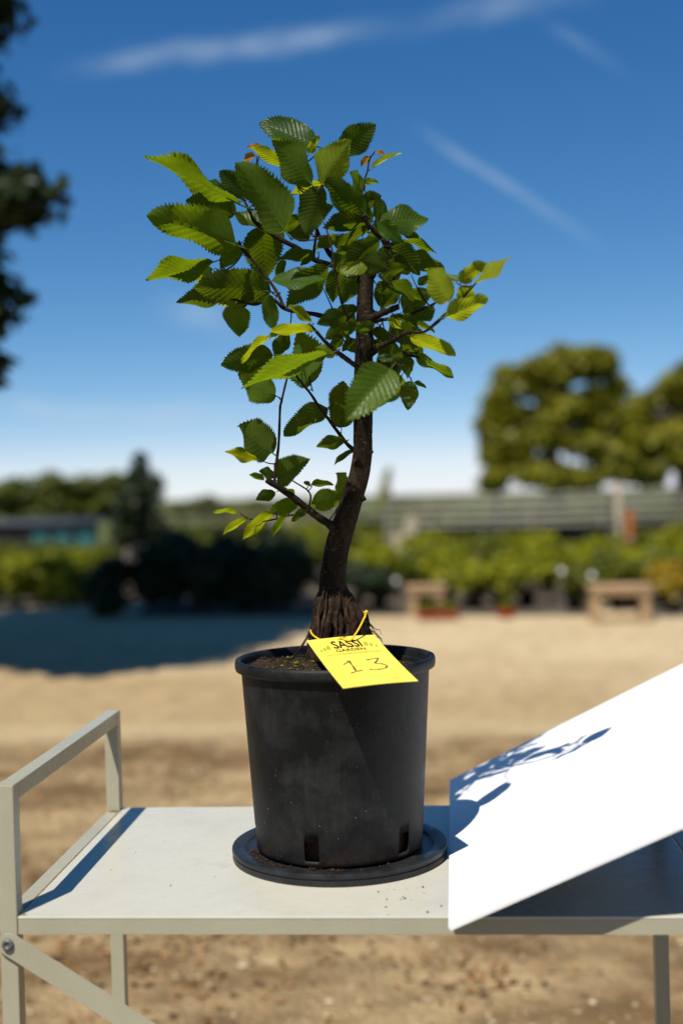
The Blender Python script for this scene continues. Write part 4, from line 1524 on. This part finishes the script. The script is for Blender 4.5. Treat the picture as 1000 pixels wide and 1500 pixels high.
def shrub(name, label, cat, px, Y, h, wd, mat, n, size, seed, group=None, pot_h=.0, tall=1.0, lean=0.0):
    g = np.random.default_rng(seed)
    Y = yadj(px, Y)
    x = gx(px, Y)
    o = empty(name, (x, Y, 0))
    tag(o, label, cat, group)
    bl = []
    zb_ = pot_h
    for k in range(6):
        bl.append(((x + (g.random() - .5) * wd * .55 + lean * k * .1, Y + (g.random() - .5) * wd * .5, zb_ + (h - zb_) * (.30 + .42 * g.random())),
                   (wd * (.24 + .14 * g.random()), wd * (.24 + .12 * g.random()), (h - zb_) * (.22 + .12 * g.random()))))
    bl.append(((x, Y, zb_ + (h - zb_) * .72), (wd * .25, wd * .25, (h - zb_) * .28)))
    cloud_mesh('foliage', bl, n, size, seed, mat, o)
    geos = []
    for k in range(4):
        e0 = np.array(bl[k][0])
        geos.append(tube_geo(spline([np.array([x + (g.random() - .5) * .05, Y, max(0, zb_ - .03)]), (np.array([x, Y, zb_]) + e0) / 2 + np.array([.02, 0, .03]), e0], 6),
                             list(np.linspace(.012, .004, 6)), 5))
    v_, f_ = join_geo(geos)
    mesh('stem', v_, f_, M['far_bark'], o, True)
    if pot_h > 0:
        pr = pot_h * .62
        v_, f_ = lathe_geo([(0, .006), (pr * .78, .006), (pr * .98, pot_h * .86), (pr * 1.06, pot_h * .86), (pr * 1.06, pot_h), (pr * .98, pot_h), (pr * .95, pot_h * .9), (0, pot_h * .88)], 20, x, Y)
        mesh('pot', v_, f_, M['pot'], o, True)
    return o


ORD = ['first', 'second', 'third', 'fourth', 'fifth', 'sixth', 'seventh', 'eighth', 'ninth', 'tenth', 'eleventh', 'twelfth', 'thirteenth', 'fourteenth']


def row_labels(items, fmt, cuts, names=('front', 'middle', 'back')):
    """one label per plant: its colour word, its place from the left, its row"""
    word = {'f_lime': 'yellow-green', 'f_mid': 'mid-green', 'f_dark': 'blackish-green', 'f_gold': 'golden', 'f_hedge': 'dull green'}
    row = [sum(it[1] > c_ for c_ in cuts) for it in items]
    outl = []
    for i, it in enumerate(items):
        pos = sum(1 for j, o_ in enumerate(items) if row[j] == row[i] and o_[0] < it[0])
        outl.append(fmt.format(col=word[it[4] if len(it) > 4 else 'f_dark'], pos=ORD[pos], row=names[row[i]]))
    return outl


# dark evergreens standing in the tree's shade
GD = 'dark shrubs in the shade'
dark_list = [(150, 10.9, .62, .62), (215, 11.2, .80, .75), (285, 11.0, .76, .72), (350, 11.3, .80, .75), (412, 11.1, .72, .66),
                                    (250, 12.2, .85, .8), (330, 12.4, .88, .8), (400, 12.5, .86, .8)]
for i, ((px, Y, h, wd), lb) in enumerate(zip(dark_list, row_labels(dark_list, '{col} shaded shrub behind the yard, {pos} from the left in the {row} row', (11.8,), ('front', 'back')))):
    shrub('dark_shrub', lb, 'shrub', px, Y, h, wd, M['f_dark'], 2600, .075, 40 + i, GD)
sx0 = gx(202, 12.9)
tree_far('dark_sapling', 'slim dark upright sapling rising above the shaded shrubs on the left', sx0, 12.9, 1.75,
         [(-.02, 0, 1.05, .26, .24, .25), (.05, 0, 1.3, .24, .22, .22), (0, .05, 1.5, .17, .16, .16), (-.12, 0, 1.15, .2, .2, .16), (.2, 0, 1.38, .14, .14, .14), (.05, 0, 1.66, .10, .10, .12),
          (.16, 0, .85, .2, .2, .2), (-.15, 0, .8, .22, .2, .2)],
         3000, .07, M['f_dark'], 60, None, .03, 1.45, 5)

# sunlit shrubs, left end of the bed
GL = 'sunlit shrubs at the left end of the bed'
lit_list = [(-25, 12.5, .62, .8, 'f_mid'), (25, 12.6, .58, .75, 'f_lime'), (75, 12.4, .62, .75, 'f_lime'), (120, 12.9, .55, .6, 'f_mid'), (50, 13.6, .72, .8, 'f_mid'),
                                        (100, 14.2, .62, .8, 'f_lime'), (-5, 14.4, .70, .8, 'f_mid'), (150, 14.6, .66, .7, 'f_mid')]
for i, ((px, Y, h, wd, mt), lb) in enumerate(zip(lit_list, row_labels(lit_list, 'low {col} sunlit shrub at the left edge, {pos} from the left in the {row} row', (13.2,), ('front', 'back')))):
    shrub('sunlit_shrub', lb, 'shrub', px, Y, h, wd, M[mt], 1900, .075, 80 + i, GL)
shrub('golden_plant', 'small orange-gold plant between the lit and the shaded shrubs on the left', 'plant', 139, 12.1, .42, .2, M['f_gold'], 320, .06, 99)

# nursery rows in the middle and on the right
GM = 'potted nursery plants behind the pot'
k = 0
mid_list = [(255, 17, .62, .8, 'f_mid'), (300, 16.5, .60, .7, 'f_mid'), (352, 17, .60, .8, 'f_lime'), (395, 16, .62, .7, 'f_mid'), (440, 16.5, .80, .8, 'f_lime'), (470, 14.2, .72, .6, 'f_mid'),
                           (545, 14.5, .70, .7, 'f_lime'), (500, 17.5, .8, .8, 'f_mid'), (575, 17.5, .66, .7, 'f_mid'), (560, 13.0, .58, .6, 'f_lime')]
for (px, Y, h, wd, mt), lb in zip(mid_list, row_labels(mid_list, '{col} nursery plant behind the trunk, {pos} from the left in the {row} row', (15.0,), ('near', 'far'))):
    shrub('nursery_plant', lb, 'plant', px, Y, h, wd, M[mt], 1500, .075, 120 + k, GM, .16)
    k += 1
shrub('dark_plant', 'small dark plant at the bed edge just right of the pot', 'plant', 552, 11.6, .42, .5, M['f_dark'], 1500, .06, 140, None, .12)
shrub('dark_plant', 'second small dark plant at the bed edge, half behind the trunk', 'plant', 520, 12.0, .46, .5, M['f_dark'], 1500, .06, 141, None, .12)
GR = 'yellow-green plants on the right'
bush_list = [(618, 12.6, .78, .55, 'f_mid'), (650, 12.0, .80, .6, 'f_lime'), (690, 11.8, .62, .6, 'f_lime'), (728, 11.9, .66, .62, 'f_lime'), (768, 12.3, .74, .6, 'f_lime'), (700, 13.2, .88, .7, 'f_mid'),
                           (745, 13.6, .88, .7, 'f_lime'), (640, 14.0, .92, .7, 'f_lime'), (800, 14.0, .90, .7, 'f_lime'), (598, 15.0, .80, .6, 'f_lime'), (785, 15.5, .9, .7, 'f_mid'), (680, 15.5, .95, .8, 'f_mid')]
for (px, Y, h, wd, mt), lb in zip(bush_list, row_labels(bush_list, 'bushy {col} plant left of the narrow path, {pos} from the left in the {row} row', (12.8, 14.5))):
    shrub('bushy_plant', lb, 'plant', px, Y, h * .80, wd * .9, M[mt], 1900, .07, 160 + k, GR, .15)
    k += 1
GR2 = 'green plants right of the path'
leafy_list = [(838, 11.8, .58, .42, 'f_mid'), (835, 13.2, .78, .6, 'f_lime'), (880, 12.6, .72, .6, 'f_mid'), (925, 12.9, .74, .6, 'f_lime'), (970, 12.3, .72, .6, 'f_mid'), (1010, 12.6, .78, .7, 'f_lime'),
                           (870, 14.4, .82, .7, 'f_lime'), (935, 14.8, .86, .8, 'f_mid'), (990, 14.6, .95, .8, 'f_lime'), (905, 16.5, .8, .8, 'f_mid'), (1040, 13.6, .9, .8, 'f_mid'), (900, 11.9, .34, .5, 'f_dark'), (925, 12.0, .30, .45, 'f_dark')]
for (px, Y, h, wd, mt), lb in zip(leafy_list, row_labels(leafy_list, 'leafy {col} plant right of the narrow path, {pos} from the left in the {row} row', (12.05, 13.9))):
    shrub('leafy_plant', lb, 'plant', px, Y, h * .80, wd * .9, M[mt], 1900, .07, 190 + k, GR2, .14)
    k += 1
# a dull green hedge line behind the rail frames
GK = 'hedge plants behind the rail frames'
hedge_list = [(px_, 24.5 + .6 * math.sin(px_), .92 + .14 * math.sin(px_ * 1.3), 1.25, 'f_hedge') for px_ in range(250, 1060, 62)]
for i, ((px, Y, h, wd, mt), lb) in enumerate(zip(hedge_list, row_labels(hedge_list, '{col} hedge plant behind the rail frames, {pos} from the left', ()))):
    shrub('hedge_plant', lb, 'shrub', px, Y, h, wd, M[mt], 1300, .11, 520 + i, GK)
shrub('golden_plant', 'golden-orange plant at the right edge beside the wooden bench', 'plant', 985, 11.6, .50, .42, M['f_gold'], 900, .06, 230, None, .12)


# ------------------------------------------------------------------ wooden benches, red trays, frames
M['wood'] = mat_simple_noise('raw_timber', (.27, .17, .085), (.42, .285, .16), 14, .8, .2, .2, .003)
M['terracotta'] = mat_simple_noise('red_plastic_pot', (.36, .045, .018), (.50, .075, .03), 30, .6, .3, 0)
M['galv'] = mat_simple_noise('galvanised_tube', (.16, .15, .12), (.28, .265, .22), 20, .55, .4, 0)
M['shade_net'] = mat_simple_noise('dark_shade_net', (.012, .012, .014), (.035, .034, .034), 40, .9, .1, 0)
M['pale_post'] = mat_simple_noise('weathered_post', (.30, .25, .17), (.46, .39, .27), 12, .85, .2, .2, .004)
M['rust_post'] = mat_simple_noise('rusty_post', (.20, .06, .02), (.36, .12, .04), 16, .9, .1, .2, .004)
M['teal'] = mat_simple_noise('teal_sheet', (.012, .075, .08), (.022, .12, .125), 6, .5, .4, 0)
M['grey_roof'] = mat_simple_noise('grey_roof_sheet', (.035, .04, .045), (.06, .065, .07), 8, .6, .3, 0)
M['white_tag'] = Mat('white_plastic', (.75, .75, .72), .4, .4).m


def bench(name, label, px0, px1, Y, h, dep, mat, low=True):
    x0, x1 = gx(px0, Y), gx(px1, Y)
    o = empty(name, ((x0 + x1) / 2, Y, 0))
    tag(o, label, 'bench')
    n = 3
    for k_ in range(n):
        y0 = Y + dep * k_ / n
        box('plank', x0 - .02, x1 + .02, y0, y0 + dep / n - .012, h - .035, h, mat, o, .004)
    box('apron', x0, x1, Y + .012, Y + .034, h - .085, h - .036, mat, o, .003)
    box('apron', x0, x1, Y + dep - .046, Y + dep - .024, h - .085, h - .036, mat, o, .003)
    for xx in (x0 + .001, x1 - .081):
        for yy in (Y + .035, Y + dep - .117):
            box('leg', xx, xx + .08, yy, yy + .07, 0, h - .0362, mat, o, .003)
    if low:
        box('stretcher', x0 + .082, x1 - .082, Y + .05, Y + .08, .02, .06, mat, o, .003)
    return o


bench('wooden_bench', 'raw wooden bench with thick legs at the bed edge on the right', 863, 950, 9.45, .335, .30, M['wood'])
bench('wooden_bench', 'low wooden stand behind the red trays right of the pot', 594, 648, 10.35, .30, .26, M['wood'], False)
GT = 'red plant trays at the bed edge'
for i, px in enumerate((614, 629, 644, 659, 732, 742)):
    Y = 10.05 if i < 4 else 10.1
    x = gx(px, Y)
    o = empty('red_tray', (x, Y, 0))
    tag(o, ORD[i] + ' from the left of the small red plant trays before the low wooden stand' if i < 4 else ('left' if i == 4 else 'right') + ' one of two small red plant trays under the bushy plants', 'tray', GT)
    v_, f_ = lathe_geo([(0, .004), (.040, .004), (.050, .070), (.056, .070), (.056, .082), (.050, .082), (.047, .074), (0, .068)], 16, x, Y)
    mesh('tray_wall', v_, f_, M['terracotta'], o, True)
    cloud_mesh('seedling', [((x, Y, .13), (.05, .05, .05))], 90, .045, 300 + i, M['f_mid'], o)
# rail frames behind the plants on the right
for fi, (Y, pxa, pxb, zs2, lab) in enumerate([
        (14.6, 566, 1060, (1.15, 1.04, .95, .84, .75), 'long low frame of galvanised rails behind the plants on the right'),
        (17.2, 480, 1080, (1.05, .93, .80), 'farther galvanised rail frame seen through the near one'),
        (22.0, 230, 1100, (.98, .82, .70), 'farthest low rail frame running behind the whole nursery')]):
    o = empty('rail_frame', (gx((pxa + pxb) / 2, Y), Y, 0))
    tag(o, lab, 'frame')
    xa, xb = gx(pxa, Y), gx(pxb, Y)
    npost = 5 if fi else 4
    for q_ in range(npost):
        xx = xa + (xb - xa) * q_ / (npost - 1)
        box('post', xx - .025, xx + .025, Y - .025, Y + .025, 0, zs2[0] - .02, M['galv'], o, .004)
    for z in zs2:
        v_, f_ = tube_geo([(xa, Y - .05, z - .01), ((xa + xb) / 2, Y - .05, z - .025), (xb, Y - .05, z)], [.0185 if fi == 0 else .0115] * 3, 8)
        mesh('rail', v_, f_, M['galv'], o, True)
    if fi == 0:
        V_, F_ = [], []
        ncol = 40
        for q_ in range(ncol + 1):
            xx = xa + (xb - xa) * (.15 + .80 * q_ / ncol)
            sg = .05 * abs(math.sin(q_ * .5)) + .03 * math.sin(q_ * 1.7)
            for z in (.74, .64 - sg * .5, .50 - sg):
                V_.append((xx, Y + .06 + .04 * math.sin(q_ * .9 + z * 9), z))
            if q_:
                a_ = 3 * q_
                F_ += [(a_ - 3, a_, a_ + 1, a_ - 2), (a_ - 2, a_ + 1, a_ + 2, a_ - 1)]
        nt_ = mesh('shade_net', V_, F_, M['shade_net'], o, True)
        nt_.modifiers.new('thickness', 'SOLIDIFY').thickness = .006
# posts
for (px, Y, top, r, mt, lab) in [(905, 13.6, 1.235, .05, 'pale_post', 'thick pale post standing among the rails on the right'),
                                 (921, 13.2, .92, .055, 'rust_post', 'short rusty red post beside the thick pale post'),
                                 (402, 18.5, .90, .05, 'pale_post', 'pale upright post left of the trunk, left of two'),
                                 (423, 18.6, .92, .06, 'pale_post', 'pale upright post left of the trunk, right of two')]:
    x = gx(px, Y)
    o = empty('post', (x, Y, 0))
    tag(o, lab, 'post')
    v_, f_ = tube_geo([(x, Y, 0), (x + .004, Y, top * .5), (x, Y, top - .03), (x, Y, top)], [r, r * .97, r * .95, r * .75], 10, .02)
    mesh('shaft', v_, f_, M[mt], o, True)
    v_, f_ = tube_geo([(x, Y, top * .62), (x, Y, top * .62 + .03)], [r * 1.12, r * 1.12], 10)
    mesh('band', v_, f_, M['galv'], o, True)
# leaning pale boards in the middle distance
x = gx(590, 15.9)
o = empty('leaning_board', (x, 15.9, 0))
tag(o, 'pale tan plank leaning among the plants just right of the trunk', 'plank')
bm = box_bm(-.09, .09, -.012, .012, 0, .88, .004)
bmesh.ops.rotate(bm, verts=bm.verts, cent=(0, 0, 0), matrix=Matrix.Rotation(math.radians(16), 3, 'Y') @ Matrix.Rotation(math.radians(-8), 3, 'X'))
bmesh.ops.translate(bm, verts=bm.verts, vec=(x - .1, 15.9, .01))
from_bm('plank', bm, M['pale_post'], o)
bm = box_bm(-.13, .05, -.012, .012, 0, .62, .004)
bmesh.ops.rotate(bm, verts=bm.verts, cent=(0, 0, 0), matrix=Matrix.Rotation(math.radians(6), 3, 'Y'))
bmesh.ops.translate(bm, verts=bm.verts, vec=(x - .1, 15.8, .01))
from_bm('plank', bm, M['pale_post'], o)
# white stake labels among the plants
for i, (px, py, Y, lab) in enumerate([(580, 850, 10.9, 'white plant label stuck in the bed just right of the trunk'), (822, 836, 10.4, 'white plant label above the narrow path'),
                                      (866, 842, 10.3, 'white plant label behind the left end of the wooden bench')]):
    c = at(px, py, Y)
    o = empty('plant_label', (c[0], Y, 0))
    tag(o, lab, 'label')
    box('stake', c[0] - .004, c[0] + .004, Y, Y + .004, 0, c[2] - .02, M['galv'], o, .001)
    box('plate', c[0] - .022, c[0] + .022, Y - .0045, Y - .0005, c[2] - .022, c[2] + .022, M['white_tag'], o, .0012)
# low growing tunnel with teal sides, left
Y = 19.0
x0, x1 = gx(-60, Y), gx(140, Y)
o = empty('growing_tunnel', ((x0 + x1) / 2, Y, 0))
tag(o, 'low growing tunnel with teal side sheets and grey roof behind the left shrubs', 'tunnel')
npan = 6
for q_ in range(npan):
    a_, b_ = x0 + (x1 - x0) * q_ / npan, x0 + (x1 - x0) * (q_ + 1) / npan
    mt = M['teal'] if q_ > 2 else M['shade_net']
    box('side_panel', a_ + .01, b_ - .01, Y, Y + .03, .02, .80, mt, o, .003)
    box('post', b_ - .03, b_ + .03, Y - .05, Y - .002, 0, .82, M['shade_net'], o, .003)
V_, F_ = [], []
for q_ in range(9):
    th = math.pi * q_ / 8
    for xx in (x0 - .1, x1 + .1):
        V_.append((xx, Y + .75 - .85 * math.cos(th), .82 + .07 * math.sin(th)))
    if q_:
        F_.append((2 * q_ - 2, 2 * q_ - 1, 2 * q_ + 1, 2 * q_))
rf = mesh('roof', V_, F_, M['grey_roof'], o, True)
rf.modifiers.new('thickness', 'SOLIDIFY').thickness = .02

# ------------------------------------------------------------------ far trees
Y = 52.0
m_ = pxm(Y)
def far_tree(name, label, cx, Y, blobs_px, n, size, mat, seed, group=None, tr_r=.3):
    """blobs in photo-sized units around the trunk: (px, py, rpx, rpy)"""
    m2 = pxm(Y)
    x = gx(cx, Y)
    bl = []
    gg = np.random.default_rng(seed + 7)
    for (bx, by, rx, ry) in blobs_px:
        c = at(bx, by, Y)
        if rx < 18:
            bl.append((c[0] - x, (np.sin(bx * 1.7) * .5) * rx * m2, c[2], rx * m2, max(rx, ry) * m2 * .9, ry * m2))
            continue
        bl.append((c[0] - x, .3 * rx * m2, c[2], rx * m2 * .80, rx * m2 * .6, ry * m2 * .80))
        for q_ in range(10):                       # break the crown into leafy clumps
            dv_ = gg.normal(size=3)
            dv_ /= np.linalg.norm(dv_)
            dv_ *= .25 + .5 * gg.random()
            sc_ = .34 + .24 * gg.random()
            bl.append((c[0] - x + dv_[0] * rx * m2, dv_[1] * rx * m2, c[2] + dv_[2] * ry * m2, rx * m2 * sc_ * 1.15, rx * m2 * sc_, max(ry, rx * .6) * m2 * sc_ * .85))
    hh = max(b[2] + b[5] for b in bl)
    return tree_far(name, label, x, Y, hh, bl, n, size, mat, seed, group, tr_r, hh * .6, 8)


far_tree('oak_tree', 'broad olive-green oak rising behind the rails on the right', 812, 52,
         [(805, 545, 52, 38), (850, 530, 52, 26), (880, 540, 38, 22), (760, 560, 42, 36), (735, 605, 38, 40), (720, 655, 28, 50), (755, 650, 45, 45), (815, 600, 48, 30),
          (850, 645, 50, 30), (890, 610, 34, 36), (905, 570, 20, 24), (868, 586, 36, 34), (792, 632, 44, 40), (845, 600, 40, 30), (925, 640, 30, 40), (800, 690, 60, 18), (890, 668, 45, 30), (725, 705, 30, 26), (905, 690, 40, 20), (850, 700, 40, 16)],
         24000, .34, M['f_oak'], 401, None, .38)
far_tree('oak_tree', 'darker oak cut off by the right edge of the picture', 1000, 55,
         [(945, 600, 28, 36), (938, 655, 30, 34), (985, 580, 34, 40), (1030, 560, 50, 50), (960, 640, 34, 40), (1010, 650, 60, 50), (950, 695, 40, 26), (1050, 620, 60, 60)],
         9000, .38, M['f_oak'], 402, None, .38)
GH = 'hedge trees on the far left'
for i, (cx, bl) in enumerate([(20, [(20, 722, 34, 26), (0, 735, 30, 30), (40, 745, 30, 24)]), (75, [(75, 712, 34, 24), (60, 735, 30, 28), (95, 740, 28, 24)]),
                              (125, [(125, 708, 34, 24), (112, 735, 30, 26), (145, 735, 30, 26)]), (165, [(165, 712, 28, 26), (178, 740, 30, 24)])]):
    far_tree('hedge_tree', ('leftmost', 'second from left', 'third from left', 'rightmost')[i] + ' rounded green tree of the far hedge on the left', cx, 46 + i, bl, 2600, .24, M['f_hedge'], 420 + i, GH, .12)
GH2 = 'low far trees in the middle distance'
for i, (cx, bl) in enumerate([(265, [(265, 745, 26, 15)]), (300, [(300, 742, 26, 18)]), (340, [(340, 748, 26, 15)]), (375, [(375, 745, 28, 18)]), (420, [(420, 748, 30, 15)]),
                              (470, [(470, 746, 30, 16)]), (590, [(590, 742, 30, 14)]), (620, [(640, 752, 26, 12)])]):
    far_tree('low_tree', 'low rounded tree on the far horizon, ' + ORD[i] + ' from the left', cx, 60 + i, bl, 1300, .26, M['f_hedge'], 440 + i, GH2, .1)
far_tree('young_tree', 'thin young tree with a bare tip on the horizon right of the trunk', 562, 38, [(561, 740, 11, 20), (563, 722, 8, 16), (566, 703, 4, 14), (570, 692, 3, 10)],
         900, .14, M['f_lime'], 470, None, .05)
